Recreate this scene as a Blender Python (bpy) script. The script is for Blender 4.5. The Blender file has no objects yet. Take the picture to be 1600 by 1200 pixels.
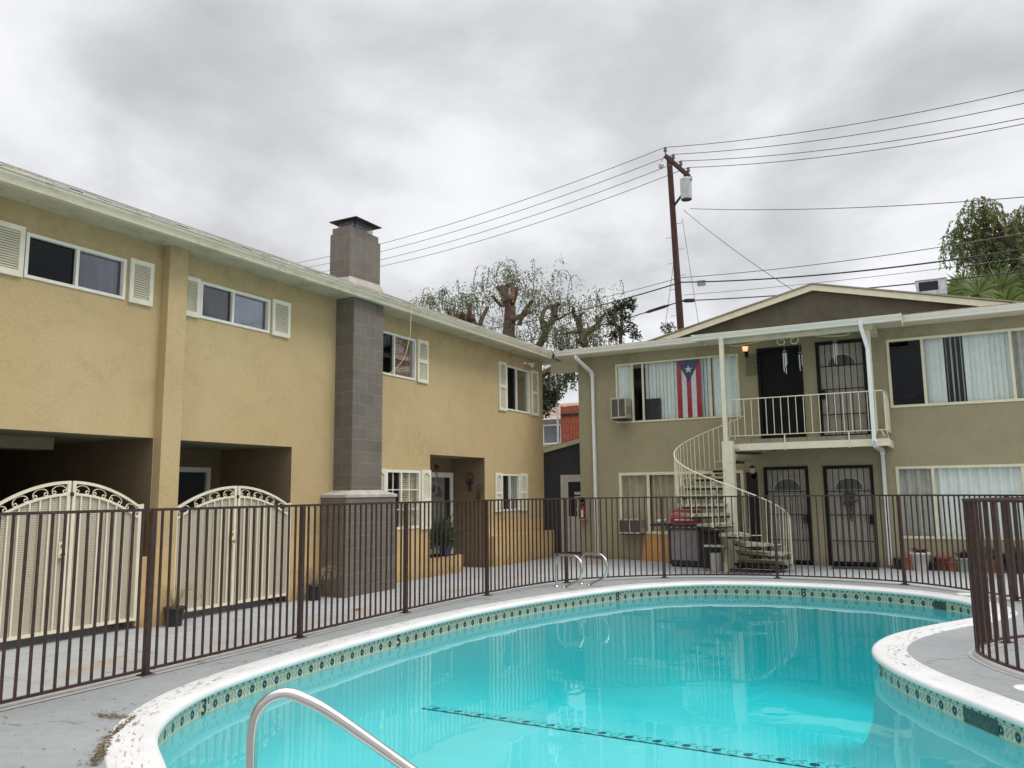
import bpy, bmesh, math, random
from mathutils import Vector, Matrix
R = math.radians
PI = math.pi
rnd = random.Random(7)
sc = bpy.context.scene
col = sc.collection

# ---------------------------------------------------------------- camera
FW = Vector((-0.47368477, 0.87027127, 0.13509503))
RT = Vector((0.87753991, 0.47937368, -0.01116143))
UP = Vector((-0.07447447, 0.11326428, 0.0)).normalized()
UP = RT.cross(FW).normalized()
CAM = Vector((9.2516, 0.0, 1.6369))
FPX = 1239.967
cd = bpy.data.cameras.new('camera'); cam = bpy.data.objects.new('camera', cd); col.objects.link(cam)
cam.matrix_world = Matrix(((RT.x, UP.x, -FW.x, CAM.x), (RT.y, UP.y, -FW.y, CAM.y), (RT.z, UP.z, -FW.z, CAM.z), (0, 0, 0, 1)))
cd.sensor_width = 36; cd.lens = 36 * FPX / 1600; cd.clip_start = 0.1; cd.clip_end = 800
sc.camera = cam

# ---------------------------------------------------------------- world: overcast
SUN_EL, SUN_AZ = 58, 78
CLOUD = (8.8, 7.1)
w = bpy.data.worlds.new('World'); sc.world = w; w.use_nodes = True
nt = w.node_tree; nt.nodes.clear()
def N(t, typ, **kw):
    n = t.nodes.new(typ)
    for k, v in kw.items():
        if k in n.inputs: n.inputs[k].default_value = v
        else: setattr(n, k, v)
    return n
def mathn(t, op, a, b=None, c=None, clamp=False):
    n = t.nodes.new('ShaderNodeMath'); n.operation = op; n.use_clamp = clamp
    for i, x in enumerate((a, b, c)):
        if x is None: continue
        if isinstance(x, (int, float)): n.inputs[i].default_value = x
        else: t.links.new(x, n.inputs[i])
    return n.outputs[0]
def ramp(t, fac, stops, interp='LINEAR'):
    n = t.nodes.new('ShaderNodeValToRGB'); n.color_ramp.interpolation = interp
    e = n.color_ramp.elements
    while len(e) < len(stops): e.new(0.5)
    for i, (p, c) in enumerate(stops):
        e[i].position = p
        e[i].color = (c, c, c, 1) if isinstance(c, (int, float)) else (*c, 1)
    if fac is not None: t.links.new(fac, n.inputs[0])
    return n.outputs[0]
out = N(nt, 'ShaderNodeOutputWorld')
sky = N(nt, 'ShaderNodeTexSky', sky_type='NISHITA', sun_disc=False)
sky.sun_elevation = R(SUN_EL); sky.sun_rotation = R(SUN_AZ)
bg1 = N(nt, 'ShaderNodeBackground', Strength=0.12); nt.links.new(sky.outputs[0], bg1.inputs[0])
tc = N(nt, 'ShaderNodeTexCoord')
sep = N(nt, 'ShaderNodeSeparateXYZ'); nt.links.new(tc.outputs['Generated'], sep.inputs[0])
zc = mathn(nt, 'MAXIMUM', sep.outputs[2], 0.0)
den = mathn(nt, 'ADD', zc, 0.32)
cx_ = mathn(nt, 'DIVIDE', sep.outputs[0], den); cy_ = mathn(nt, 'DIVIDE', sep.outputs[1], den)
cmb = N(nt, 'ShaderNodeCombineXYZ'); nt.links.new(mathn(nt, 'ADD', cx_, CLOUD[0]), cmb.inputs[0]); nt.links.new(mathn(nt, 'ADD', cy_, CLOUD[1]), cmb.inputs[1])
n1 = N(nt, 'ShaderNodeTexNoise', Scale=2.0, Detail=6.0, Roughness=0.52, Distortion=0.2); nt.links.new(cmb.outputs[0], n1.inputs[0])
n2 = N(nt, 'ShaderNodeTexNoise', Scale=0.6, Detail=2.0, Roughness=0.5); nt.links.new(cmb.outputs[0], n2.inputs[0])
mixv = mathn(nt, 'ADD', mathn(nt, 'MULTIPLY', n1.outputs[0], 0.75), mathn(nt, 'MULTIPLY', n2.outputs[0], 0.25))
cc = ramp(nt, mixv, [(0.385, (0.54, 0.545, 0.56)), (0.45, (0.63, 0.635, 0.65)), (0.505, (0.745, 0.75, 0.765)), (0.56, (0.86, 0.865, 0.88)), (0.62, (0.93, 0.93, 0.94))])
zen = mathn(nt, 'ADD', 1.0, mathn(nt, 'MULTIPLY', ramp(nt, sep.outputs[2], [(0.52, 0.0), (0.85, 1.0)], 'EASE'), 1.9))
vm = N(nt, 'ShaderNodeVectorMath', operation='SCALE'); nt.links.new(cc, vm.inputs[0]); nt.links.new(zen, vm.inputs['Scale'])
bg2 = N(nt, 'ShaderNodeBackground', Strength=1.0); nt.links.new(vm.outputs[0], bg2.inputs[0])
mx = N(nt, 'ShaderNodeMixShader'); mx.inputs[0].default_value = 0.93
nt.links.new(bg1.outputs[0], mx.inputs[1]); nt.links.new(bg2.outputs[0], mx.inputs[2]); nt.links.new(mx.outputs[0], out.inputs[0])

sl = bpy.data.lights.new('sun', 'SUN'); sl.energy = 1.3; sl.angle = R(25); sl.color = (1.0, 0.965, 0.91)
so = bpy.data.objects.new('sun', sl); col.objects.link(so)
az, el = R(SUN_AZ), R(SUN_EL)
sdir = Vector((math.sin(az) * math.cos(el), math.cos(az) * math.cos(el), math.sin(el)))
so.rotation_euler = sdir.to_track_quat('Z', 'Y').to_euler()
sc.view_settings.view_transform = 'Standard'; sc.view_settings.look = 'None'
sc.view_settings.exposure = 0.1; sc.view_settings.gamma = 1.0
sc.cycles.max_bounces = 10; sc.cycles.transparent_max_bounces = 24
sc.cycles.sample_clamp_indirect = 4.0

# ---------------------------------------------------------------- materials
MATS = {}
def mat(name):
    m = bpy.data.materials.new(name); m.use_nodes = True
    t = m.node_tree; b = t.nodes['Principled BSDF']
    MATS[name] = m
    return m, t, b
def pos(t):
    g = t.nodes.new('ShaderNodeNewGeometry'); return g.outputs['Position']
def noise(t, vec, scale, detail=3, rough=0.5, dist=0.0):
    n = N(t, 'ShaderNodeTexNoise', Scale=scale, Detail=float(detail), Roughness=rough, Distortion=dist)
    t.links.new(vec, n.inputs['Vector']); return n.outputs[0]
def mapped(t, vec, s):
    n = N(t, 'ShaderNodeVectorMath', operation='MULTIPLY'); t.links.new(vec, n.inputs[0]); n.inputs[1].default_value = s
    return n.outputs[0]
def mixc(t, fac, a, b, mode='MIX'):
    n = t.nodes.new('ShaderNodeMix'); n.data_type = 'RGBA'; n.blend_type = mode
    if isinstance(fac, (int, float)): n.inputs[0].default_value = fac
    else: t.links.new(fac, n.inputs[0])
    for i, x in ((6, a), (7, b)):
        if isinstance(x, tuple): n.inputs[i].default_value = (*x, 1)
        else: t.links.new(x, n.inputs[i])
    return n.outputs[2]
def bump(t, b, h, strength=0.3, dist=0.01):
    n = N(t, 'ShaderNodeBump', Strength=strength, Distance=dist); t.links.new(h, n.inputs['Height'])
    t.links.new(n.outputs[0], b.inputs['Normal'])
def plain(name, c, rough=0.6, metal=0.0, var=0.12, scale=6.0, bmp=0.0, spec=0.5):
    m, t, b = mat(name)
    p = pos(t)
    nz = noise(t, p, scale, 4, 0.6)
    f = ramp(t, nz, [(0.3, 1 - var), (0.7, 1 + var)])
    dk = mixc(t, 1.0, c, f, 'MULTIPLY')
    t.links.new(dk, b.inputs['Base Color'])
    b.inputs['Roughness'].default_value = rough; b.inputs['Metallic'].default_value = metal
    b.inputs['Specular IOR Level'].default_value = spec
    if bmp: bump(t, b, noise(t, p, 90, 3), bmp, 0.004)
    return m
def stucco(name, c, c2, band=None):
    m, t, b = mat(name)
    p = pos(t); s = N(t, 'ShaderNodeSeparateXYZ'); t.links.new(p, s.inputs[0])
    big = noise(t, p, 0.55, 4, 0.6)
    fac = ramp(t, big, [(0.35, 0.0), (0.68, 1.0)])
    cc = mixc(t, fac, c, c2)
    # dirt patches and runs
    st = noise(t, mapped(t, p, (5.0, 5.0, 0.5)), 1.6, 4, 0.65)
    sf = ramp(t, st, [(0.60, 0.0), (0.80, 0.22)])
    cc = mixc(t, sf, cc, tuple(x * 0.66 for x in c))
    # mildew along the top edge under the eaves
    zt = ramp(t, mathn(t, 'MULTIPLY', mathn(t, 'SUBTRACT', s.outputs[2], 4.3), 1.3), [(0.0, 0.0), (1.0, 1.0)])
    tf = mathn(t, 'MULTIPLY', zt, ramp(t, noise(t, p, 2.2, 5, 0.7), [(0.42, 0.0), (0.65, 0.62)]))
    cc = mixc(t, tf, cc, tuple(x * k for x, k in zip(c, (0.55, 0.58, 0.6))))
    mo = ramp(t, noise(t, p, 1.9, 6, 0.7, 0.6), [(0.50, 0.0), (0.66, 0.32)])
    cc = mixc(t, mo, cc, tuple(x * 0.80 for x in c))
    sp = ramp(t, noise(t, p, 26, 2, 0.5), [(0.70, 0.0), (0.76, 0.35)])
    cc = mixc(t, sp, cc, tuple(x * 0.6 for x in c))
    vo = N(t, 'ShaderNodeTexVoronoi', feature='DISTANCE_TO_EDGE', Scale=0.55); wv = N(t, 'ShaderNodeVectorMath', operation='ADD'); t.links.new(p, wv.inputs[0])
    nn = N(t, 'ShaderNodeTexNoise', Scale=2.2, Detail=5.0, Roughness=0.7); t.links.new(p, nn.inputs[0]); t.links.new(mapped(t, nn.outputs[1], (0.7, 0.7, 0.7)), wv.inputs[1]); t.links.new(wv.outputs[0], vo.inputs['Vector'])
    cc = mixc(t, mathn(t, 'MULTIPLY', ramp(t, vo.outputs[0], [(0.0, 0.28), (0.005, 0.0)]), ramp(t, noise(t, p, 1.3, 2), [(0.50, 0.0), (0.60, 1.0)])), cc, tuple(x * 0.45 for x in c))
    gr_ = ramp(t, noise(t, p, 38, 3, 0.75), [(0.32, 0.90), (0.68, 1.08)])
    cc = mixc(t, 1.0, cc, gr_, 'MULTIPLY')
    if band:
        d1 = mathn(t, 'DIVIDE', mathn(t, 'SUBTRACT', s.outputs[1], 13.0), 0.75); d2 = mathn(t, 'DIVIDE', mathn(t, 'SUBTRACT', s.outputs[2], 2.62), 0.42)
        bl = ramp(t, mathn(t, 'ADD', mathn(t, 'MULTIPLY', d1, d1), mathn(t, 'MULTIPLY', d2, d2)), [(0.1, 0.5), (1.0, 0.0)])
        cc = mixc(t, mathn(t, 'MULTIPLY', bl, ramp(t, noise(t, mapped(t, p, (7, 7, 3)), 1.6, 5, 0.7), [(0.48, 0.0), (0.62, 1.0)])), cc, (0.36, 0.25, 0.10))
        bf = ramp(t, mathn(t, 'ADD', s.outputs[2], mathn(t, 'MULTIPLY', noise(t, p, 3, 2), 0.01)), [(band[0] - 0.004, 1.0), (band[0] + 0.004, 0.0)])
        g = ramp(t, noise(t, p, 1.1, 4, 0.6), [(0.3, 0.86), (0.7, 1.1)])
        cc = mixc(t, bf, cc, mixc(t, 1.0, band[1], g, 'MULTIPLY'))
    # splash dirt next to the ground
    gf = mathn(t, 'MULTIPLY', ramp(t, s.outputs[2], [(0.0, 0.75), (0.22, 0.0)]), ramp(t, noise(t, p, 5, 4, 0.7), [(0.35, 0.0), (0.65, 1.0)]))
    cc = mixc(t, gf, cc, tuple(x * 0.45 for x in c))
    t.links.new(cc, b.inputs['Base Color']); b.inputs['Roughness'].default_value = 0.92
    b.inputs['Specular IOR Level'].default_value = 0.2
    h = mathn(t, 'ADD', noise(t, p, 70, 4, 0.7), mathn(t, 'MULTIPLY', noise(t, p, 14, 3), 1.2))
    bump(t, b, h, 0.6, 0.008)
    return m
stucco('tan_stucco', (0.492, 0.364, 0.188), (0.538, 0.412, 0.224), (0.98, (0.60, 0.42, 0.205)))
stucco('recess_shade_stucco', (0.25, 0.18, 0.105), (0.21, 0.15, 0.09))  # darker copy of the tan stucco, recess shade put into the colour
stucco('olive_stucco', (0.345, 0.302, 0.190), (0.385, 0.342, 0.220))
stucco('gable_stucco', (0.135, 0.12, 0.088), (0.165, 0.145, 0.105))
stucco('slate_stucco', (0.07, 0.075, 0.085), (0.085, 0.09, 0.1))
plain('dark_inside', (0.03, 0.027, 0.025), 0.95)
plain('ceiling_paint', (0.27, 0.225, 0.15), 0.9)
plain('cream_trim', (0.72, 0.68, 0.49), 0.5, var=0.08)
plain('white_trim', (0.78, 0.75, 0.66), 0.45, var=0.05)
plain('shutter_paint', (0.76, 0.715, 0.565), 0.5, var=0.08)
plain('shutter_back', (0.33, 0.29, 0.20), 0.8)
plain('white_pipe', (0.80, 0.81, 0.80), 0.35, var=0.05)
plain('fence_paint', (0.045, 0.021, 0.018), 0.38, var=0.45, scale=18)
plain('near_fence_paint', (0.052, 0.024, 0.019), 0.42, var=0.4, scale=18)
plain('stair_paint', (0.70, 0.66, 0.50), 0.45, var=0.1)
plain('gate_paint', (0.77, 0.70, 0.54), 0.42, var=0.07)
plain('black_iron', (0.010, 0.008, 0.008), 0.7, spec=0.25)
plain('black_plastic', (0.018, 0.018, 0.02), 0.45)
plain('near_black', (0.009, 0.007, 0.006), 0.8)  # near-black; on the upper left door it paints the unlit void
plain('beige_door', (0.44, 0.39, 0.33), 0.5)
plain('skimmer_dark', (0.045, 0.06, 0.05), 0.3, var=0.6, scale=30)
plain('tile_cream', (0.42, 0.44, 0.33), 0.3)
plain('door_white', (0.6, 0.58, 0.5), 0.5)
plain('grey_door', (0.20, 0.19, 0.17), 0.5)
plain('brass', (0.65, 0.45, 0.16), 0.3, 0.9)
plain('metal_grey', (0.36, 0.37, 0.38), 0.35, 0.7)
plain('galvanized', (0.5, 0.53, 0.56), 0.4, 0.6, var=0.25, scale=9)
plain('ac_beige', (0.42, 0.39, 0.30), 0.6)
plain('ac_dark', (0.09, 0.075, 0.06), 0.7)
plain('bbq_red', (0.30, 0.012, 0.018), 0.28, var=0.15)
plain('bbq_panel', (0.27, 0.24, 0.26), 0.35, 0.3)
plain('terracotta', (0.36, 0.11, 0.055), 0.8)
plain('soil', (0.04, 0.028, 0.02), 1.0)
plain('white_pot', (0.62, 0.60, 0.57), 0.6)
plain('green_pot', (0.30, 0.40, 0.30), 0.6)
plain('blue_pot', (0.02, 0.07, 0.17), 0.3)
plain('red_plastic', (0.22, 0.045, 0.03), 0.6)
plain('orange_plastic', (0.42, 0.16, 0.08), 0.6)
plain('label_white', (0.72, 0.75, 0.75), 0.6)
plain('red_enamel', (0.5, 0.03, 0.02), 0.35)
plain('dead_grass', (0.42, 0.33, 0.19), 0.9)
plain('agave_green', (0.055, 0.115, 0.045), 0.55, var=0.35, scale=9)
plain('plant_green', (0.05, 0.10, 0.03), 0.7, var=0.4, scale=20)
plain('succulent_dark', (0.035, 0.02, 0.025), 0.7)
plain('wreath_green', (0.06, 0.07, 0.05), 0.9)
plain('curtain_white', (0.86, 0.90, 0.88), 0.9, var=0.05)
plain('curtain_grey', (0.50, 0.49, 0.44), 0.9)
plain('curtain_tan', (0.52, 0.47, 0.34), 0.9)
plain('blind_brown', (0.36, 0.26, 0.19), 0.6)
plain('blind_red', (0.62, 0.28, 0.22), 0.6)
plain('blind_cream', (0.86, 0.76, 0.45), 0.7)
plain('screen_grey', (0.16, 0.165, 0.18), 0.8)
plain('screen_dark', (0.03, 0.032, 0.036), 0.8)
plain('flag_red', (0.42, 0.022, 0.045), 0.85)
plain('flag_white', (0.72, 0.72, 0.75), 0.85)
plain('flag_blue', (0.028, 0.038, 0.12), 0.85)
plain('cable_black', (0.02, 0.02, 0.022), 0.6)
plain('wire_grey', (0.12, 0.12, 0.13), 0.6)
plain('cord_cream', (0.62, 0.53, 0.38), 0.7)
plain('transformer_paint', (0.52, 0.54, 0.53), 0.45)
plain('mortar', (0.44, 0.41, 0.36), 0.9, var=0.2, bmp=0.4)
plain('towel', (0.13, 0.13, 0.14), 1.0)
plain('doormat_rubber', (0.06, 0.055, 0.05), 1.0)
plain('bucket_white', (0.62, 0.62, 0.60), 0.5)
plain('ornament_purple', (0.07, 0.02, 0.05), 0.4)
plain('ornament_rust', (0.16, 0.05, 0.03), 0.6)
plain('leaf_litter', (0.17, 0.13, 0.055), 1.0, var=0.5, scale=60)
plain('skimmer_lid', (0.72, 0.72, 0.64), 0.5)
plain('red_board', (0.33, 0.085, 0.045), 0.85, var=0.25)
plain('house_wall_cream', (0.36, 0.33, 0.27), 0.8)
plain('shingle_salmon', (0.31, 0.19, 0.14), 0.9, var=0.3, scale=3)
plain('vent_dark', (0.03, 0.02, 0.02), 0.9)

# plywood
m, t, b = mat('plywood'); p = pos(t)
g = noise(t, mapped(t, p, (1.5, 6, 14)), 1.2, 4, 0.6, 0.6)
t.links.new(mixc(t, ramp(t, g, [(0.3, 0.0), (0.7, 1.0)]), (0.52, 0.27, 0.09), (0.40, 0.19, 0.055)), b.inputs['Base Color']); b.inputs['Roughness'].default_value = 0.7
# weathered tread
m, t, b = mat('tread_wood'); p = pos(t)
g = noise(t, mapped(t, p, (4, 4, 18)), 3, 5, 0.65)
t.links.new(mixc(t, ramp(t, g, [(0.35, 0.0), (0.65, 1.0)]), (0.46, 0.43, 0.32), (0.22, 0.19, 0.13)), b.inputs['Base Color']); b.inputs['Roughness'].default_value = 0.85
bump(t, b, g, 0.5, 0.01)
plain('tread_dark', (0.06, 0.045, 0.035), 0.9)
# pole wood
m, t, b = mat('pole_wood'); p = pos(t)
g = noise(t, mapped(t, p, (9, 9, 0.7)), 2.5, 5, 0.7)
t.links.new(mixc(t, ramp(t, g, [(0.3, 0.0), (0.7, 1.0)]), (0.030, 0.013, 0.010), (0.095, 0.042, 0.030)), b.inputs['Base Color']); b.inputs['Roughness'].default_value = 0.9
bump(t, b, g, 0.6, 0.02)
# bark
m, t, b = mat('bark'); p = pos(t)
g = noise(t, mapped(t, p, (6, 6, 1.6)), 2.2, 5, 0.7)
t.links.new(mixc(t, ramp(t, g, [(0.35, 0.0), (0.65, 1.0)]), (0.055, 0.033, 0.026), (0.20, 0.12, 0.09)), b.inputs['Base Color']); b.inputs['Roughness'].default_value = 0.95
bump(t, b, g, 0.8, 0.03)
plain('cut_wood', (0.10, 0.046, 0.036), 0.9, var=0.3)
# leaves
def leafmat(name, c1, c2):
    m, t, b = mat(name)
    oi = t.nodes.new('ShaderNodeNewGeometry')
    r_ = oi.outputs['Random Per Island']
    t.links.new(mixc(t, r_, c1, c2), b.inputs['Base Color']); b.inputs['Roughness'].default_value = 0.6
    b.inputs['Specular IOR Level'].default_value = 0.25
    tr = N(t, 'ShaderNodeBsdfTranslucent'); t.links.new(mixc(t, r_, c1, c2), tr.inputs[0])
    ms = N(t, 'ShaderNodeMixShader'); ms.inputs[0].default_value = 0.3
    o = t.nodes['Material Output']
    t.links.new(b.outputs[0], ms.inputs[1]); t.links.new(tr.outputs[0], ms.inputs[2]); t.links.new(ms.outputs[0], o.inputs[0])
leafmat('pepper_leaf', (0.075, 0.105, 0.045), (0.18, 0.22, 0.11))
leafmat('dark_leaf', (0.035, 0.05, 0.028), (0.075, 0.095, 0.05))
leafmat('mid_leaf', (0.085, 0.125, 0.04), (0.23, 0.29, 0.10))
leafmat('palm_leaf', (0.055, 0.10, 0.022), (0.24, 0.30, 0.10))

# concrete block
m, t, b = mat('painted_block'); p = pos(t)
s = N(t, 'ShaderNodeSeparateXYZ'); t.links.new(p, s.inputs[0])
cb = N(t, 'ShaderNodeCombineXYZ'); t.links.new(mathn(t, 'ADD', s.outputs[0], s.outputs[1]), cb.inputs[0]); t.links.new(mathn(t, 'ADD', s.outputs[2], 0.07), cb.inputs[1])
br = N(t, 'ShaderNodeTexBrick', Scale=1.0); t.links.new(cb.outputs[0], br.inputs[0])
br.inputs['Brick Width'].default_value = 0.405; br.inputs['Row Height'].default_value = 0.203; br.inputs['Mortar Size'].default_value = 0.006
br.inputs['Mortar Smooth'].default_value = 0.3
br.inputs['Color1'].default_value = (0.148, 0.124, 0.100, 1); br.inputs['Color2'].default_value = (0.168, 0.142, 0.115, 1); br.inputs['Mortar'].default_value = (0.27, 0.245, 0.215, 1)
g = ramp(t, noise(t, p, 3, 4, 0.6), [(0.3, 0.85), (0.7, 1.12)])
t.links.new(mixc(t, 1.0, br.outputs[0], g, 'MULTIPLY'), b.inputs['Base Color']); b.inputs['Roughness'].default_value = 0.75
h = mathn(t, 'ADD', mathn(t, 'MULTIPLY', br.outputs['Fac'], -1.0), mathn(t, 'MULTIPLY', noise(t, p, 60, 4, 0.7), 0.25))
bump(t, b, h, 1.0, 0.012)

# gutter / fascia with mildew
def painted_eave(name, c, grime):
    m, t, b = mat(name); p = pos(t)
    n_ = noise(t, mapped(t, p, (1.2, 1.2, 3)), 2.2, 6, 0.72)
    f = ramp(t, n_, [(0.50, 0.0), (0.78, grime)])
    cc = mixc(t, f, c, (0.24, 0.235, 0.15))
    n2_ = noise(t, p, 9, 4, 0.7)
    cc = mixc(t, ramp(t, n2_, [(0.62, 0.0), (0.72, grime * 0.7)]), cc, (0.10, 0.09, 0.06))
    t.links.new(cc, b.inputs['Base Color']); b.inputs['Roughness'].default_value = 0.55
painted_eave('mildewed_eave', (0.66, 0.60, 0.455), 0.7)
painted_eave('mildewed_soffit', (0.55, 0.50, 0.37), 0.9)
painted_eave('cream_eave', (0.76, 0.69, 0.53), 0.25)
painted_eave('white_gutter', (0.86, 0.815, 0.72), 0.12)
# roofing
m, t, b = mat('roof_gravel'); p = pos(t)
g = noise(t, p, 40, 3, 0.7); g2 = noise(t, p, 1.2, 4)
cc = mixc(t, ramp(t, g, [(0.35, 0.0), (0.65, 1.0)]), (0.24, 0.205, 0.17), (0.44, 0.39, 0.33))
cc = mixc(t, ramp(t, g2, [(0.45, 0.0), (0.7, 0.5)]), cc, (0.14, 0.12, 0.10))
t.links.new(cc, b.inputs['Base Color']); b.inputs['Roughness'].default_value = 1.0; bump(t, b, g, 0.7, 0.01)

# concrete decks
def concrete(name, c, c2, joints, specks=True):
    m, t, b = mat(name); p = pos(t); s = N(t, 'ShaderNodeSeparateXYZ'); t.links.new(p, s.inputs[0])
    f = ramp(t, noise(t, p, 0.9, 5, 0.62), [(0.3, 0.0), (0.7, 1.0)])
    cc = mixc(t, f, c, c2)
    f3 = ramp(t, noise(t, p, 7, 5, 0.7), [(0.35, 0.93), (0.65, 1.06)])
    cc = mixc(t, 1.0, cc, f3, 'MULTIPLY')
    if joints:
        # saw joints every 1.9 m across and a brown stain along a settled strip
        for ax, off in ((1, 0.35), (0, 1.25)):
            fr = mathn(t, 'ABSOLUTE', mathn(t, 'SUBTRACT', mathn(t, 'FRACT', mathn(t, 'ADD', mathn(t, 'DIVIDE', s.outputs[ax], 2.1 if ax else 3.0), off)), 0.5))
            jf = ramp(t, fr, [(0.0, 0.8), (0.0035, 0.0)])
            cc = mixc(t, jf, cc, (0.10, 0.09, 0.08))
        sx = mathn(t, 'ABSOLUTE', mathn(t, 'SUBTRACT', mathn(t, 'ADD', s.outputs[0], mathn(t, 'MULTIPLY', noise(t, p, 0.8, 3), 0.5)), 1.95))
        sf = mathn(t, 'MULTIPLY', ramp(t, sx, [(0.0, 1.0), (0.30, 0.0)]), ramp(t, noise(t, mapped(t, p, (2, 0.7, 1)), 1.5, 4, 0.6), [(0.45, 0.0), (0.62, 0.8)]))
        cc = mixc(t, sf, cc, (0.42, 0.30, 0.17))
    # cracks
    vo = N(t, 'ShaderNodeTexVoronoi', feature='DISTANCE_TO_EDGE', Scale=0.42)
    wv = N(t, 'ShaderNodeVectorMath', operation='ADD'); t.links.new(p, wv.inputs[0])
    nn = N(t, 'ShaderNodeTexNoise', Scale=1.6, Detail=5.0, Roughness=0.7); t.links.new(p, nn.inputs[0]); t.links.new(mapped(t, nn.outputs[1], (0.9, 0.9, 0)), wv.inputs[1])
    t.links.new(wv.outputs[0], vo.inputs['Vector'])
    ck = mathn(t, 'MULTIPLY', ramp(t, vo.outputs[0], [(0.0, 0.8), (0.005, 0.0)]), ramp(t, noise(t, p, 1.7, 2), [(0.44, 0.0), (0.52, 1.0)]))
    cc = mixc(t, ck, cc, (0.08, 0.075, 0.07))
    if specks:
        v2 = N(t, 'ShaderNodeTexVoronoi', Scale=9.0); t.links.new(p, v2.inputs['Vector']); v2.inputs['Randomness'].default_value = 1.0
        sp = ramp(t, v2.outputs['Distance'], [(0.05, 0.9), (0.085, 0.0)])
        sel = N(t, 'ShaderNodeSeparateXYZ'); t.links.new(v2.outputs['Color'], sel.inputs[0])
        sp = mathn(t, 'MULTIPLY', sp, mathn(t, 'GREATER_THAN', sel.outputs[0], 0.62))
        cc = mixc(t, sp, cc, (0.06, 0.05, 0.045))
    t.links.new(cc, b.inputs['Base Color']); b.inputs['Roughness'].default_value = 0.8; b.inputs['Specular IOR Level'].default_value = 0.3
    bump(t, b, mathn(t, 'ADD', noise(t, p, 50, 4, 0.7), mathn(t, 'MULTIPLY', ck, -3.0)), 0.25, 0.005)
concrete('deck_grey', (0.245, 0.260, 0.262), (0.285, 0.298, 0.298), False)
concrete('patio_grey', (0.35, 0.368, 0.378), (0.42, 0.432, 0.435), True)
concrete('curb_concrete', (0.34, 0.335, 0.325), (0.39, 0.385, 0.37), False, False)
# coping, chipped white paint
m, t, b = mat('coping_paint'); p = pos(t)
a = N(t, 'ShaderNodeUVMap'); 
cc = mixc(t, ramp(t, noise(t, p, 2.5, 4), [(0.3, 0.0), (0.7, 1.0)]), (0.60, 0.60, 0.59), (0.68, 0.68, 0.675))
uvn = noise(t, mapped(t, a.outputs[0], (2.2, 9.0, 1.0)), 3.0, 6, 0.72, 0.4)
patch = ramp(t, noise(t, p, 0.9, 3), [(0.36, 0.0), (0.52, 1.0)])
ch = mathn(t, 'MULTIPLY', ramp(t, uvn, [(0.565, 0.0), (0.585, 0.95)]), patch)
sm = ramp(t, noise(t, p, 30, 3, 0.6), [(0.63, 0.0), (0.67, 0.6)])
suv = N(t, 'ShaderNodeSeparateXYZ'); t.links.new(a.outputs[0], suv.inputs[0])
topm = ramp(t, suv.outputs[1], [(0.06, 0.0), (0.12, 1.0)])
fl = mathn(t, 'MULTIPLY', mathn(t, 'MAXIMUM', ch, sm), topm)
cc = mixc(t, fl, cc, (0.22, 0.19, 0.165))
t.links.new(cc, b.inputs['Base Color']); b.inputs['Roughness'].default_value = 0.45
bump(t, b, mathn(t, 'ADD', noise(t, p, 60, 3), mathn(t, 'MULTIPLY', fl, -3.0)), 0.25, 0.004)
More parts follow.
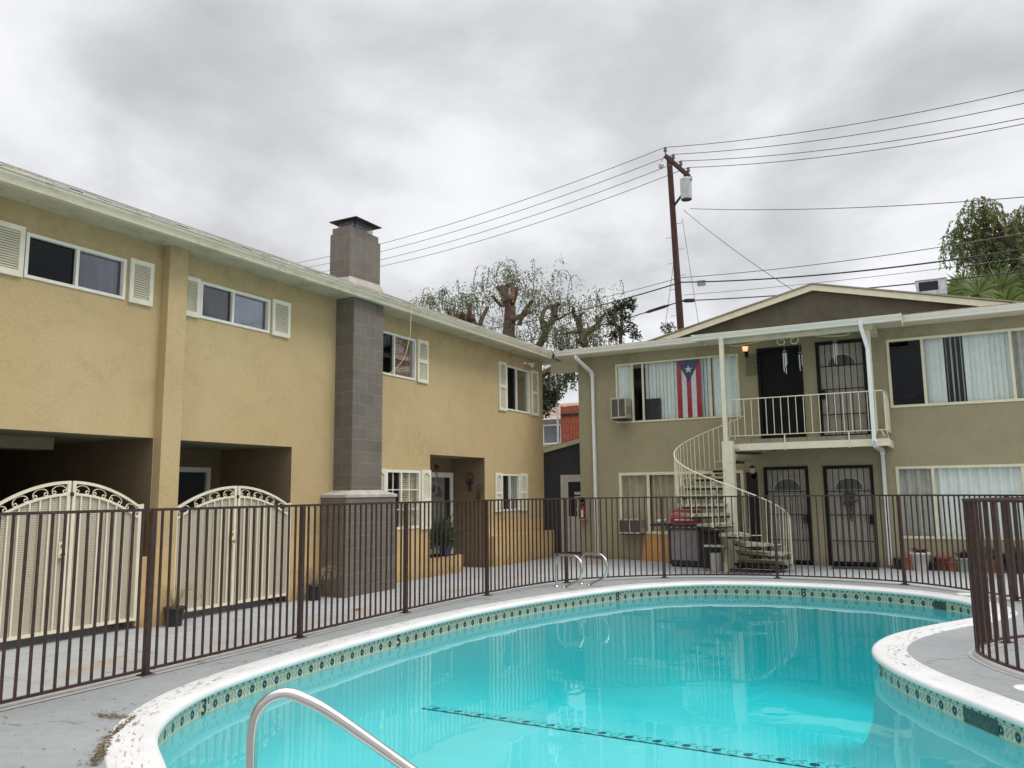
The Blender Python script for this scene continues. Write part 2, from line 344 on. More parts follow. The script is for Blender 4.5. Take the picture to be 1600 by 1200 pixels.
# pool tile band: uv.x = metres along the wall, uv.y = 0 at top .. 1 at bottom of a 15 cm course
def tile_nodes(t, period, uvout):
    s = N(t, 'ShaderNodeSeparateXYZ'); t.links.new(uvout, s.inputs[0])
    u = mathn(t, 'DIVIDE', s.outputs[0], period); v = s.outputs[1]
    fu = mathn(t, 'FRACT', u)
    hw = period / 0.15
    du = mathn(t, 'MULTIPLY', mathn(t, 'SUBTRACT', fu, 0.5), hw); dv = mathn(t, 'SUBTRACT', v, 0.60)
    r = mathn(t, 'SQRT', mathn(t, 'ADD', mathn(t, 'MULTIPLY', du, du), mathn(t, 'MULTIPLY', dv, dv)))
    base = (0.34, 0.37, 0.22)
    nz = noise(t, mapped(t, uvout, (40, 5, 1)), 1.0, 3)
    cc = mixc(t, ramp(t, nz, [(0.3, 0.0), (0.7, 1.0)]), (0.43, 0.41, 0.31), (0.57, 0.54, 0.44))
    # pale lattice between the rosettes
    fu2 = mathn(t, 'FRACT', mathn(t, 'ADD', u, 0.5))
    a1 = mathn(t, 'MULTIPLY', mathn(t, 'SUBTRACT', fu2, 0.5), hw)
    r2 = mathn(t, 'ADD', mathn(t, 'ABSOLUTE', mathn(t, 'SUBTRACT', mathn(t, 'ABSOLUTE', a1), 0.16)), mathn(t, 'MULTIPLY', mathn(t, 'ABSOLUTE', dv), 0.55))
    cc = mixc(t, ramp(t, r2, [(0.06, 0.0), (0.085, 1.0), (0.12, 1.0), (0.145, 0.0)]), cc, (0.12, 0.17, 0.12))
    # rosette
    cc = mixc(t, ramp(t, r, [(0.24, 1.0), (0.27, 0.0)]), cc, (0.20, 0.25, 0.17))
    cc = mixc(t, ramp(t, r, [(0.185, 1.0), (0.205, 0.0)]), cc, (0.010, 0.022, 0.055))
    cc = mixc(t, ramp(t, r, [(0.055, 1.0), (0.075, 0.0)]), cc, (0.16, 0.24, 0.22))
    # top row of small diamonds
    fu3 = mathn(t, 'FRACT', mathn(t, 'MULTIPLY', u, 2.0))
    d3 = mathn(t, 'ADD', mathn(t, 'ABSOLUTE', mathn(t, 'MULTIPLY', mathn(t, 'SUBTRACT', fu3, 0.5), hw * 0.5)), mathn(t, 'ABSOLUTE', mathn(t, 'SUBTRACT', v, 0.16)))
    cc = mixc(t, ramp(t, d3, [(0.10, 1.0), (0.13, 0.0)]), cc, (0.07, 0.10, 0.055))
    ln = mathn(t, 'ABSOLUTE', mathn(t, 'SUBTRACT', v, 0.30))
    cc = mixc(t, ramp(t, ln, [(0.012, 0.7), (0.03, 0.0)]), cc, (0.14, 0.16, 0.08))
    # grout
    g1 = mathn(t, 'ABSOLUTE', mathn(t, 'SUBTRACT', mathn(t, 'FRACT', mathn(t, 'DIVIDE', s.outputs[0], 0.152)), 0.5))
    cc = mixc(t, ramp(t, g1, [(0.485, 0.0), (0.495, 0.5)]), cc, (0.55, 0.55, 0.48))
    return cc
m, t, b = mat('pool_tile'); a = N(t, 'ShaderNodeUVMap')
t.links.new(tile_nodes(t, 0.178, a.outputs[0]), b.inputs['Base Color']); b.inputs['Roughness'].default_value = 0.15
# plaster
m, t, b = mat('pool_plaster'); p = pos(t)
cc = mixc(t, ramp(t, noise(t, p, 1.2, 5, 0.6), [(0.3, 0.0), (0.7, 1.0)]), (0.23, 0.535, 0.555), (0.28, 0.575, 0.595))
t.links.new(cc, b.inputs['Base Color']); b.inputs['Roughness'].default_value = 0.9; b.inputs['Specular IOR Level'].default_value = 0.1
# floor stripe tile
m, t, b = mat('stripe_tile'); a = N(t, 'ShaderNodeUVMap')
s = N(t, 'ShaderNodeSeparateXYZ'); t.links.new(a.outputs[0], s.inputs[0])
fu = mathn(t, 'SUBTRACT', mathn(t, 'FRACT', mathn(t, 'DIVIDE', s.outputs[0], 0.30)), 0.5); v = mathn(t, 'SUBTRACT', s.outputs[1], 0.5)
du = mathn(t, 'MULTIPLY', fu, 2.0)
r = mathn(t, 'SQRT', mathn(t, 'ADD', mathn(t, 'MULTIPLY', du, du), mathn(t, 'MULTIPLY', v, v)))
cc = mixc(t, ramp(t, r, [(0.28, 1.0), (0.32, 0.0)]), (0.20, 0.56, 0.54), (0.01, 0.04, 0.12))
fu2 = mathn(t, 'MULTIPLY', mathn(t, 'SUBTRACT', mathn(t, 'FRACT', mathn(t, 'ADD', mathn(t, 'DIVIDE', s.outputs[0], 0.30), 0.5)), 0.5), 2.0)
r2 = mathn(t, 'SQRT', mathn(t, 'ADD', mathn(t, 'MULTIPLY', fu2, fu2), mathn(t, 'MULTIPLY', v, v)))
cc = mixc(t, ramp(t, r2, [(0.22, 0.0), (0.26, 0.7), (0.33, 0.7), (0.37, 0.0)]), cc, (0.02, 0.09, 0.16))
e = mathn(t, 'MULTIPLY', mathn(t, 'GREATER_THAN', mathn(t, 'ABSOLUTE', v), 0.40), mathn(t, 'GREATER_THAN', mathn(t, 'SINE', mathn(t, 'MULTIPLY', s.outputs[0], 2 * PI / 0.15)), 0.2))
cc = mixc(t, e, cc, (0.02, 0.10, 0.18))
t.links.new(cc, b.inputs['Base Color'])

# window glass
def glass(name, tint, k, base):
    m, t, b = mat(name); t.nodes.remove(b); o = t.nodes['Material Output']
    tr = N(t, 'ShaderNodeBsdfTransparent'); tr.inputs[0].default_value = (*tint, 1)
    gl = N(t, 'ShaderNodeBsdfGlossy', Roughness=0.02); gl.inputs[0].default_value = (0.95, 0.97, 1, 1)
    fr = N(t, 'ShaderNodeFresnel', IOR=1.5)
    ms = N(t, 'ShaderNodeMixShader'); t.links.new(mathn(t, 'ADD', mathn(t, 'MULTIPLY', fr.outputs[0], k), base, clamp=True), ms.inputs[0])
    nb = N(t, 'ShaderNodeBump', Strength=0.08, Distance=0.02); t.links.new(noise(t, pos(t), 1.5, 2), nb.inputs['Height']); t.links.new(nb.outputs[0], gl.inputs['Normal'])
    t.links.new(tr.outputs[0], ms.inputs[1]); t.links.new(gl.outputs[0], ms.inputs[2]); t.links.new(ms.outputs[0], o.inputs[0])
glass('window_glass', (0.99, 1.0, 0.99), 0.42, 0.0)
glass('screened_glass', (0.30, 0.31, 0.33), 0.45, 0.0)
glass('grey_glass', (0.78, 0.80, 0.84), 0.8, 0.03)
glass('dark_glass', (0.5, 0.5, 0.5), 0.7, 0.0)
# water: clear reflective surface over an absorbing volume
m, t, b = mat('pool_water'); t.nodes.remove(b); o = t.nodes['Material Output']
tr = N(t, 'ShaderNodeBsdfTransparent')
gl = N(t, 'ShaderNodeBsdfGlossy', Roughness=0.0)
fr = N(t, 'ShaderNodeFresnel', IOR=1.33)
p = pos(t)
h = mathn(t, 'ADD', noise(t, mapped(t, p, (1.0, 1.0, 1)), 1.6, 2, 0.5), mathn(t, 'MULTIPLY', noise(t, p, 7.0, 2, 0.5), 0.10))
nb = N(t, 'ShaderNodeBump', Strength=1.0, Distance=0.0032); t.links.new(h, nb.inputs['Height'])
t.links.new(nb.outputs[0], gl.inputs['Normal']); t.links.new(nb.outputs[0], fr.inputs['Normal'])
ms = N(t, 'ShaderNodeMixShader'); t.links.new(fr.outputs[0], ms.inputs[0])
t.links.new(tr.outputs[0], ms.inputs[1]); t.links.new(gl.outputs[0], ms.inputs[2]); t.links.new(ms.outputs[0], o.inputs['Surface'])
va = N(t, 'ShaderNodeVolumeAbsorption', Density=0.30); va.inputs[0].default_value = (0.0, 0.975, 0.985, 1)
t.links.new(va.outputs[0], o.inputs['Volume'])
# stainless
m, t, b = mat('stainless'); b.inputs['Base Color'].default_value = (0.62, 0.60, 0.57, 1); b.inputs['Metallic'].default_value = 1.0; p = pos(t)
t.links.new(ramp(t, noise(t, p, 14, 4, 0.6), [(0.3, 0.12), (0.7, 0.3)]), b.inputs['Roughness'])
# perforated gate sheet
m, t, b = mat('perforated_sheet'); o = t.nodes['Material Output']; p = pos(t); s = N(t, 'ShaderNodeSeparateXYZ'); t.links.new(p, s.inputs[0])
k = 2 * PI / 0.030
a1 = mathn(t, 'SINE', mathn(t, 'MULTIPLY', mathn(t, 'ADD', s.outputs[1], mathn(t, 'MULTIPLY', s.outputs[2], 0.6)), k))
a2 = mathn(t, 'SINE', mathn(t, 'MULTIPLY', mathn(t, 'SUBTRACT', s.outputs[1], mathn(t, 'MULTIPLY', s.outputs[2], 0.6)), k))
hole = mathn(t, 'GREATER_THAN', mathn(t, 'MULTIPLY', a1, a2), 0.62)
b.inputs['Base Color'].default_value = (0.50, 0.45, 0.345, 1); b.inputs['Roughness'].default_value = 0.6
tr = N(t, 'ShaderNodeBsdfTransparent'); ms = N(t, 'ShaderNodeMixShader')
t.links.new(hole, ms.inputs[0]); t.links.new(b.outputs[0], ms.inputs[1]); t.links.new(tr.outputs[0], ms.inputs[2]); t.links.new(ms.outputs[0], o.inputs[0])
# porch lamp glow
m, t, b = mat('lit_lamp_glass'); b.inputs['Base Color'].default_value = (0.9, 0.6, 0.3, 1); b.inputs['Emission Color'].default_value = (1.0, 0.55, 0.28, 1); b.inputs['Emission Strength'].default_value = 1.0
m, t, b = mat('lamp_glass'); b.inputs['Base Color'].default_value = (0.5, 0.47, 0.4, 1); b.inputs['Roughness'].default_value = 0.15

# ---------------------------------------------------------------- mesh helpers
Y1 = 18.78
def TL(u, d, z): return Vector((d, u, z))          # tan facade: u along the wall, d out of it
def TB(u, d, z): return Vector((u, Y1 - d, z))     # olive facade
def TW(u, d, z): return Vector((u, d, z))          # plain world axes
class MB:
    def __init__(self, T=TW): self.v = []; self.f = []; self.m = []; self.T = T; self.uv = {}; self.mi = 0; self.sm = set()
    def add(self, pts, faces, smooth=False):
        o = len(self.v); self.v += [self.T(*p) for p in pts]
        for f in faces:
            if smooth: self.sm.add(len(self.f))
            self.f.append([o + i for i in f]); self.m.append(self.mi)
        return self
    def quad(self, a, b, c, d): return self.add([a, b, c, d], [(0, 1, 2, 3)])
    def poly(self, pts): return self.add(pts, [tuple(range(len(pts)))])
    def box(self, u0, u1, d0, d1, z0, z1):
        p = [(u0, d0, z0), (u1, d0, z0), (u1, d1, z0), (u0, d1, z0), (u0, d0, z1), (u1, d0, z1), (u1, d1, z1), (u0, d1, z1)]
        return self.add(p, [(0, 3, 2, 1), (4, 5, 6, 7), (0, 1, 5, 4), (1, 2, 6, 5), (2, 3, 7, 6), (3, 0, 4, 7)])
    def bar(self, a, b, w, h=None, up=(0, 0, 1)):
        # square bar between two points (in frame coordinates)
        h = h or w; a = Vector(a); b = Vector(b); d = (b - a).normalized()
        u = Vector(up)
        if abs(d.dot(u)) > 0.95: u = Vector((1, 0, 0))
        s = d.cross(u).normalized(); t = s.cross(d).normalized()
        p = []
        for q in (a, b):
            for i, j in ((-1, -1), (1, -1), (1, 1), (-1, 1)): p.append(tuple(q + s * i * w / 2 + t * j * h / 2))
        return self.add(p, [(0, 3, 2, 1), (4, 5, 6, 7), (0, 1, 5, 4), (1, 2, 6, 5), (2, 3, 7, 6), (3, 0, 4, 7)])
    def tube(self, pts, r, n=8, caps=True, radii=None):
        P = [Vector(p) for p in pts]; o = len(self.v); rings = []
        u = None
        for i, p in enumerate(P):
            d = (P[min(i + 1, len(P) - 1)] - P[max(i - 1, 0)]).normalized()
            if u is None:
                u = Vector((0, 0, 1)) if abs(d.z) < 0.9 else Vector((1, 0, 0))
            u = (u - d * u.dot(d)).normalized(); s = d.cross(u)
            rr = radii[i] if radii else r
            rings.append([tuple(p + (u * math.cos(2 * PI * k / n) + s * math.sin(2 * PI * k / n)) * rr) for k in range(n)])
        pts2 = [q for ring in rings for q in ring]; fs = []
        for i in range(len(P) - 1):
            for k in range(n): fs.append((i * n + k, i * n + (k + 1) % n, (i + 1) * n + (k + 1) % n, (i + 1) * n + k))
        self.add(pts2, fs, True)
        if caps:
            self.add(rings[0], [tuple(range(n))[::-1]]); self.add(rings[-1], [tuple(range(n))])
        return self
    def lathe(self, c, prof, n=20, caps=True):
        c = Vector(c); pts = []
        for r, z in prof:
            for k in range(n): pts.append((c.x + r * math.cos(2 * PI * k / n), c.y + r * math.sin(2 * PI * k / n), c.z + z))
        fs = []
        for i in range(len(prof) - 1):
            for k in range(n): fs.append((i * n + k, i * n + (k + 1) % n, (i + 1) * n + (k + 1) % n, (i + 1) * n + k))
        self.add(pts, fs, True)
        if caps:
            self.add(pts[:n], [tuple(range(n))[::-1]]); self.add(pts[-n:], [tuple(range(n))])
        return self
    def wall(self, u0, u1, z0, z1, holes, d=0.0, rev=0.14):
        us = sorted({u0, u1} | {x for h in holes for x in h[:2] if u0 < x < u1}); zs = sorted({z0, z1} | {x for h in holes for x in h[2:] if z0 < x < z1})
        for a, b in zip(us, us[1:]):
            for c, e in zip(zs, zs[1:]):
                mu, mz = (a + b) / 2, (c + e) / 2
                if any(h[0] < mu < h[1] and h[2] < mz < h[3] for h in holes): continue
                self.quad((a, d, c), (b, d, c), (b, d, e), (a, d, e))
        if rev:
            for a, b, c, e in holes:
                self.quad((a, d, c), (b, d, c), (b, d - rev, c), (a, d - rev, c)); self.quad((a, d, e), (b, d, e), (b, d - rev, e), (a, d - rev, e))
                self.quad((a, d, c), (a, d, e), (a, d - rev, e), (a, d - rev, c)); self.quad((b, d, c), (b, d, e), (b, d - rev, e), (b, d - rev, c))
        return self
    def build(self, name, mats, parent=None, label=None, kind=None, smooth=False, bevel=0, recalc=True):
        if isinstance(mats, str): mats = [mats]
        me = bpy.data.meshes.new(name)
        org = ROOTLOC.get(parent.name, Vector((0, 0, 0))) if parent else Vector((0, 0, 0))
        me.from_pydata([tuple(p - org) for p in self.v], [], self.f)
        for x in mats: me.materials.append(MATS[x])
        for i, pl_ in enumerate(me.polygons):
            pl_.material_index = self.m[i]; pl_.use_smooth = smooth or (i in self.sm)
        if recalc:
            bm = bmesh.new(); bm.from_mesh(me); bmesh.ops.recalc_face_normals(bm, faces=bm.faces); bm.to_mesh(me); bm.free()
        if self.uv:
            l = me.uv_layers.new(name='UVMap')
            for lp in me.loops: l.data[lp.index].uv = self.uv.get(lp.vertex_index, (0, 0))
        o = bpy.data.objects.new(name, me); col.objects.link(o)
        if parent:
            o.parent = parent; ROOTLOC[o.name] = org
        if label: o['label'] = label
        if kind: o['kind'] = kind
        if bevel:
            md = o.modifiers.new('b', 'BEVEL'); md.width = bevel; md.segments = 2; md.limit_method = 'ANGLE'
        return o
ROOTLOC = {}
def thing(name, loc, label, cat, group=None):
    o = bpy.data.objects.new(name, None); col.objects.link(o); o.location = loc; ROOTLOC[o.name] = Vector(loc)
    o.empty_display_size = 0.2
    o['label'] = label; o['category'] = cat
    if group: o['group'] = group
    return o
def tag(o, label, cat, group=None):
    o['label'] = label; o['category'] = cat
    if group: o['group'] = group
    return o
def smoothline(pts, step=0.1, closed=False):
    P = [Vector(p) for p in pts]; n = len(P); res = []
    rng = range(n if closed else n - 1)
    for i in rng:
        if closed: a, b, c, d = P[(i - 1) % n], P[i], P[(i + 1) % n], P[(i + 2) % n]
        else: a, b, c, d = P[max(i - 1, 0)], P[i], P[i + 1], P[min(i + 2, n - 1)]
        k = max(1, int(round((c - b).length / step)))
        for j in range(k):
            t = j / k
            res.append(0.5 * ((2 * b) + (c - a) * t + (2 * a - 5 * b + 4 * c - d) * t * t + (3 * b - a - 3 * c + d) * t ** 3))
    if not closed: res.append(P[-1])
    return res
def arclen(P):
    L = [0]
    for a, b in zip(P, P[1:]): L.append(L[-1] + (b - a).length)
    return L
def at_len(P, L, s):
    s = max(0, min(s, L[-1]))
    for i in range(len(L) - 1):
        if L[i + 1] >= s:
            k = (s - L[i]) / max(1e-9, L[i + 1] - L[i]); return P[i].lerp(P[i + 1], k), (P[i + 1] - P[i]).normalized()
    return P[-1], (P[-1] - P[-2]).normalized()

# ---------------------------------------------------------------- pool outline, deck, patio
POOL = [(4.95, 3.45), (4.58, 3.67), (4.31, 3.85), (4.12, 4.03), (3.94, 4.26), (3.78, 4.52), (3.64, 4.81), (3.54, 5.12), (3.46, 5.50), (3.38, 6.15),
        (3.30, 7.24), (3.28, 8.57), (3.38, 9.96), (3.68, 11.36), (4.12, 12.70), (4.56, 13.55), (5.29, 14.28), (6.34, 14.62), (7.4, 14.62), (8.38, 14.38), (9.06, 13.92),
        (9.46, 13.28), (9.62, 12.68), (9.56, 12.20), (9.33, 11.75), (8.86, 10.88), (8.54, 10.10), (8.43, 9.45), (8.47, 8.94), (8.65, 8.38),
        (8.92, 7.88), (9.25, 7.38), (9.62, 6.82), (10.1, 6.0), (10.45, 5.0), (10.35, 3.95), (9.75, 3.15), (8.9, 2.7), (7.9, 2.5), (6.9, 2.5), (5.9, 2.8)]
PL = [p.to_2d() for p in smoothline([(x, y, 0) for x, y in POOL], 0.12, True)]
def smooth_closed(P, it):
    for _ in range(it):
        n = len(P); P = [(P[i - 1] + P[i] * 2 + P[(i + 1) % n]) / 4 for i in range(n)]
    return P
PL = smooth_closed(PL, 6)
def area(P): return sum(P[i - 1].x * P[i].y - P[i].x * P[i - 1].y for i in range(len(P))) / 2
if area(PL) < 0: PL = PL[::-1]
def offset(P, d):      # d > 0 : outwards
    n = len(P); r = []
    for i in range(n):
        t_ = (P[(i + 1) % n] - P[i - 1]).normalized(); r.append(P[i] + Vector((t_.y, -t_.x)) * d)
    return r
def fill_ring(mb, outer, inner, z):
    bm = bmesh.new()
    for ring in (outer, inner):
        vs = [bm.verts.new((p[0], p[1], z)) for p in ring]
        for i in range(len(vs)): bm.edges.new((vs[i - 1], vs[i]))
    bmesh.ops.triangle_fill(bm, use_beauty=True, edges=bm.edges[:])
    bm.verts.ensure_lookup_table(); bm.verts.index_update()
    mb.add([tuple(v.co) for v in bm.verts], [tuple(v.index for v in f.verts) for f in bm.faces]); bm.free()
FENCE = [(2.62, -3.0), (2.62, -1.1), (2.62, 0.95), (2.63, 3.0), (2.62, 5.05), (2.57, 7.10), (2.54, 9.18), (2.63, 11.25), (3.06, 13.36), (4.41, 14.82), (6.34, 15.55), (8.47, 15.33), (9.98, 13.80), (10.75, 12.35)]
FL = smoothline([(x, y, 0) for x, y in FENCE], 0.08)
NEARF = [(11.6, 7.5), (10.5, 7.75), (9.95, 8.08), (9.66, 8.45), (9.48, 8.80), (9.38, 9.14), (9.385, 9.45), (9.50, 9.80), (9.70, 10.14), (10.05, 10.5), (10.6, 10.95), (11.4, 11.5)]
cop_out = offset(PL, 0.31)
far = 160.0
mb = MB(); fill_ring(mb, [(-far, -60), (far, -60), (far, 300), (-far, 300)], [tuple(p) for p in offset(PL, 0.28)], -0.03)
ground = mb.build('patio', 'patio_grey', kind='structure', recalc=False)
# pool deck: a slab 3 cm proud of the patio, bounded by the kerb line under the fence
dline = [p.to_2d() for p in FL]
edge = []
L_ = len(dline)
for i in range(L_):
    t_ = (dline[min(i + 1, L_ - 1)] - dline[max(i - 1, 0)]).normalized(); edge.append(dline[i] + Vector((-t_.y, t_.x)) * 0.03)
deck_edge = edge + [Vector((11.5, 11.8)), Vector((30, 11.8)), Vector((30, -3))]
mb = MB(); fill_ring(mb, [tuple(p) for p in deck_edge], [tuple(p) for p in cop_out[::1]], 0.0)
mb.build('pool_deck', 'deck_grey', kind='structure', recalc=False)
# kerb strip below the fence
mb = MB()
for i in range(L_ - 1):
    ring = []
    for j in (i, i + 1):
        t_ = (dline[min(j + 1, L_ - 1)] - dline[max(j - 1, 0)]).normalized(); n_ = Vector((-t_.y, t_.x))
        a, b2 = dline[j] + n_ * 0.10, dline[j] - n_ * 0.07
        ring.append((a, b2))
    (a0, b0), (a1, b1) = ring
    mb.quad((a0.x, a0.y, 0.006), (a1.x, a1.y, 0.006), (b1.x, b1.y, 0.006), (b0.x, b0.y, 0.006))
    mb.quad((a0.x, a0.y, 0.006), (a1.x, a1.y, 0.006), (a1.x, a1.y, -0.03), (a0.x, a0.y, -0.03))
mb.build('deck_kerb', 'curb_concrete', kind='structure')
NL = smoothline([(x, y, 0) for x, y in NEARF], 0.07)
mb = MB()
nl = [p.to_2d() for p in NL]
for i in range(len(nl) - 1):
    ring = []
    for j in (i, i + 1):
        t_ = (nl[min(j + 1, len(nl) - 1)] - nl[max(j - 1, 0)]).normalized(); n_ = Vector((-t_.y, t_.x)); ring.append((nl[j] + n_ * 0.075, nl[j] - n_ * 0.075))
    (a0, b0), (a1, b1) = ring
    mb.quad((a0.x, a0.y, 0.008), (a1.x, a1.y, 0.008), (b1.x, b1.y, 0.008), (b0.x, b0.y, 0.008))
    mb.quad((a0.x, a0.y, 0.008), (a1.x, a1.y, 0.008), (a1.x, a1.y, -0.01), (a0.x, a0.y, -0.01)); mb.quad((b0.x, b0.y, 0.008), (b1.x, b1.y, 0.008), (b1.x, b1.y, -0.01), (b0.x, b0.y, -0.01))
mb.build('deck_kerb', 'curb_concrete', kind='structure')

# coping with rounded nose; profile goes from the underside at the wall, round the nose, to the deck side
WATER = -0.195
prof = [(0.035, -0.055), (0.0, -0.055), (-0.014, -0.046), (-0.020, -0.028), (-0.014, -0.010), (0.0, 0.002), (0.03, 0.010), (0.10, 0.012), (0.20, 0.012), (0.295, 0.010), (0.312, 0.004), (0.318, -0.05)]
n = len(PL); mb = MB(); pts = []
Lp = arclen([p.to_3d() for p in PL] + [PL[0].to_3d()])
rings = [offset(PL, d) for d, z in prof]
for i in range(n + 1):
    for k, (d, z) in enumerate(prof):
        q = rings[k][i % n]; pts.append((q.x, q.y, z)); mb.uv[i * len(prof) + k] = (Lp[i], max(0, d))
K = len(prof)
mb.add(pts, [(i * K + k, (i + 1) * K + k, (i + 1) * K + k + 1, i * K + k + 1) for i in range(n) for k in range(K - 1)], True)
mb.build('pool_coping', 'coping_paint', kind='structure')
# tile band
T0, T1 = -0.045, -0.215
inner = offset(PL, 0.03); mb = MB(); pts = []
for i in range(n + 1):
    q = inner[i % n]
    for z, v in ((T0, 0.0), (T1, 1.0)): pts.append((q.x, q.y, z)); mb.uv[len(pts) - 1] = (Lp[i], v)
mb.add(pts, [(2 * i, 2 * i + 2, 2 * i + 3, 2 * i + 1) for i in range(n)])
mb.build('pool_tile_band', 'pool_tile', kind='structure')
# shell: wall, cove, floor (shallow near the camera, deeper beyond the break line)
def brk(x, y):      # signed distance past the slope break, metres
    a, b_ = Vector((2.5, 8.05)), Vector((8.6, 8.0)); d = (b_ - a).normalized(); return (Vector((x, y)) - a).dot(Vector((-d.y, d.x)))
def depth(x, y):
    s = brk(x, y)
    if s < 0: return -0.86 + 0.035 * max(s, -6) * -1 * 0.6
    return -0.86 - min(s, 4.2) * 0.20
bm = bmesh.new()
ring0 = [bm.verts.new((p.x, p.y, T1)) for p in inner]
def mkring(off, frac): return [bm.verts.new((p.x, p.y, T1 + (depth(p.x, p.y) - T1) * frac)) for p in offset(PL, off)]
ring1 = mkring(-0.01, 0.25); ringa = mkring(-0.05, 0.55); ringb = mkring(-0.12, 0.78); ring2 = mkring(-0.22, 0.93)
c3 = offset(PL, -0.34); ring3 = [bm.verts.new((p.x, p.y, depth(p.x, p.y))) for p in c3]
for A, B in ((ring0, ring1), (ring1, ringa), (ringa, ringb), (ringb, ring2), (ring2, ring3)):
    for i in range(n): bm.faces.new((A[i - 1], A[i], B[i], B[i - 1]))
def inside(x, y, P):
    c = False
    for i in range(len(P)):
        a, b_ = P[i - 1], P[i]
        if (a.y > y) != (b_.y > y) and x < (b_.x - a.x) * (y - a.y) / (b_.y - a.y) + a.x: c = not c
    return c
ed = [bm.edges.get((ring3[i - 1], ring3[i])) for i in range(n)]
res = bmesh.ops.triangle_fill(bm, use_beauty=True, edges=ed)
fl = [g for g in res['geom'] if isinstance(g, bmesh.types.BMFace)]
for it in range(3):
    es = list({e for f in bm.faces if all(abs(v.co.z) > 0 for v in f.verts) for e in f.edges if e.calc_length() > 0.5})
    if not es: break
    bmesh.ops.subdivide_edges(bm, edges=es, cuts=1, use_grid_fill=False)
    bmesh.ops.triangulate(bm, faces=[f for f in bm.faces if len(f.verts) > 4])
c3in = c3
for v in bm.verts:
    if inside(v.co.x, v.co.y, c3in): v.co.z = depth(v.co.x, v.co.y)
bmesh.ops.recalc_face_normals(bm, faces=bm.faces)
me = bpy.data.meshes.new('pool_basin'); bm.to_mesh(me); bm.free(); me.materials.append(MATS['pool_plaster'])
for f in me.polygons: f.use_smooth = True
o = bpy.data.objects.new('pool_basin', me); col.objects.link(o); o['kind'] = 'structure'
# break line stripe on the floor
mb = MB(); a, b_ = Vector((3.64, 8.10)), Vector((8.38, 8.0)); d = (b_ - a).normalized(); s_ = Vector((-d.y, d.x)); K = 40; pts = []
for i in range(K + 1):
    q = a.lerp(b_, i / K)
    for k, v in ((-0.105, 0), (0.105, 1)):
        x, y = q.x + s_.x * k, q.y + s_.y * k
        pts.append((x, y, depth(x, y) + 0.010 + (0.012 if k > 0 else 0))); mb.uv[len(pts) - 1] = ((b_ - a).length * i / K, v)
mb.add(pts, [(2 * i, 2 * i + 2, 2 * i + 3, 2 * i + 1) for i in range(K)])
mb.build('pool_floor_stripe', 'stripe_tile', kind='structure')
# water body
wl = offset(PL, 0.05); mb = MB()
top = [(p.x, p.y, WATER) for p in wl]; bot = [(p.x, p.y, -2.6) for p in wl]
mb.add(top + bot, [tuple(range(n)), tuple(range(n, 2 * n))[::-1]] + [((i - 1) % n, i, n + i, n + (i - 1) % n) for i in range(n)])
mb.build('pool_water', 'pool_water', kind='structure')
# depth numbers on the tile
def wall_at(x, y):
    i = min(range(n), key=lambda k: (inner[k] - Vector((x, y))).length); t_ = (inner[(i + 1) % n] - inner[i - 1]).normalized()
    return inner[i], t_, Vector((-t_.y, t_.x))     # point, tangent, inward normal
def marker(txt, x, y, bar, label):
    p_, t_, nrm = wall_at(x, y)
    cu = bpy.data.curves.new('t', 'FONT'); cu.body = txt; cu.size = 0.185; cu.align_x = 'CENTER'; cu.extrude = 0.0015; cu.offset = 0.0035
    tmp = bpy.data.objects.new('t', cu); col.objects.link(tmp); bpy.context.view_layer.update()
    me = bpy.data.meshes.new_from_object(tmp.evaluated_get(bpy.context.evaluated_depsgraph_get())); bpy.data.objects.remove(tmp)
    right = -t_.to_3d()
    # right-hand direction seen from the pool is clockwise along a counter-clockwise outline
    M = Matrix(((right.x, 0, nrm.x, 0), (right.y, 0, nrm.y, 0), (0, 1, 0, 0), (0, 0, 0, 1)))
    if M.determinant() < 0:
        right = -right; M = Matrix(((right.x, 0, nrm.x, 0), (right.y, 0, nrm.y, 0), (0, 1, 0, 0), (0, 0, 0, 1)))
    me.transform(M); me.materials.clear(); me.materials.append(MATS['black_plastic'])
    o = thing('depth_marker', (p_.x + nrm.x * 0.004, p_.y + nrm.y * 0.004, -0.188), label, 'pool depth marker')
    mbt = MB()
    def T(u, d_, z): return Vector((p_.x, p_.y, 0)) + right * u + Vector((nrm.x, nrm.y, 0)) * d_ + Vector((0, 0, z))
    mbt.T = T; mbt.box(-0.07, 0.095 if bar else 0.07, 0.001, 0.004, -0.192, -0.05)
    mbt.build('marker_tile', 'tile_cream', o); o['group'] = 'depth numbers on the pool tile'
    g = bpy.data.objects.new('numeral', me); col.objects.link(g); g.parent = o; g.location = (-0.012 * right.x * bar + nrm.x * 0.003, -0.012 * right.y * bar + nrm.y * 0.003, 0)
    if bar:
        m2 = MB(T); m2.box(0.058, 0.066, 0.004, 0.008, -0.125, -0.06); m2.box(0.058, 0.067, 0.004, 0.008, -0.178, -0.166); m2.build('tick', 'black_plastic', o)
    return o
marker('3', 3.60, 4.95, 1, 'black numeral 3 on the pool tile at the near left curve')
marker('5', 3.30, 8.1, 0, 'black numeral 5 on the pool tile of the long left side')
marker('8', 4.19, 12.9, 1, 'black numeral 8 on the pool tile beside the ladder rails')
marker('8', 6.9, 14.62, 1, 'black numeral 8 on the pool tile below the spiral stair')
marker('5', 8.50, 8.85, 0, 'black numeral 5 on the pool tile at the tip of the deck peninsula')
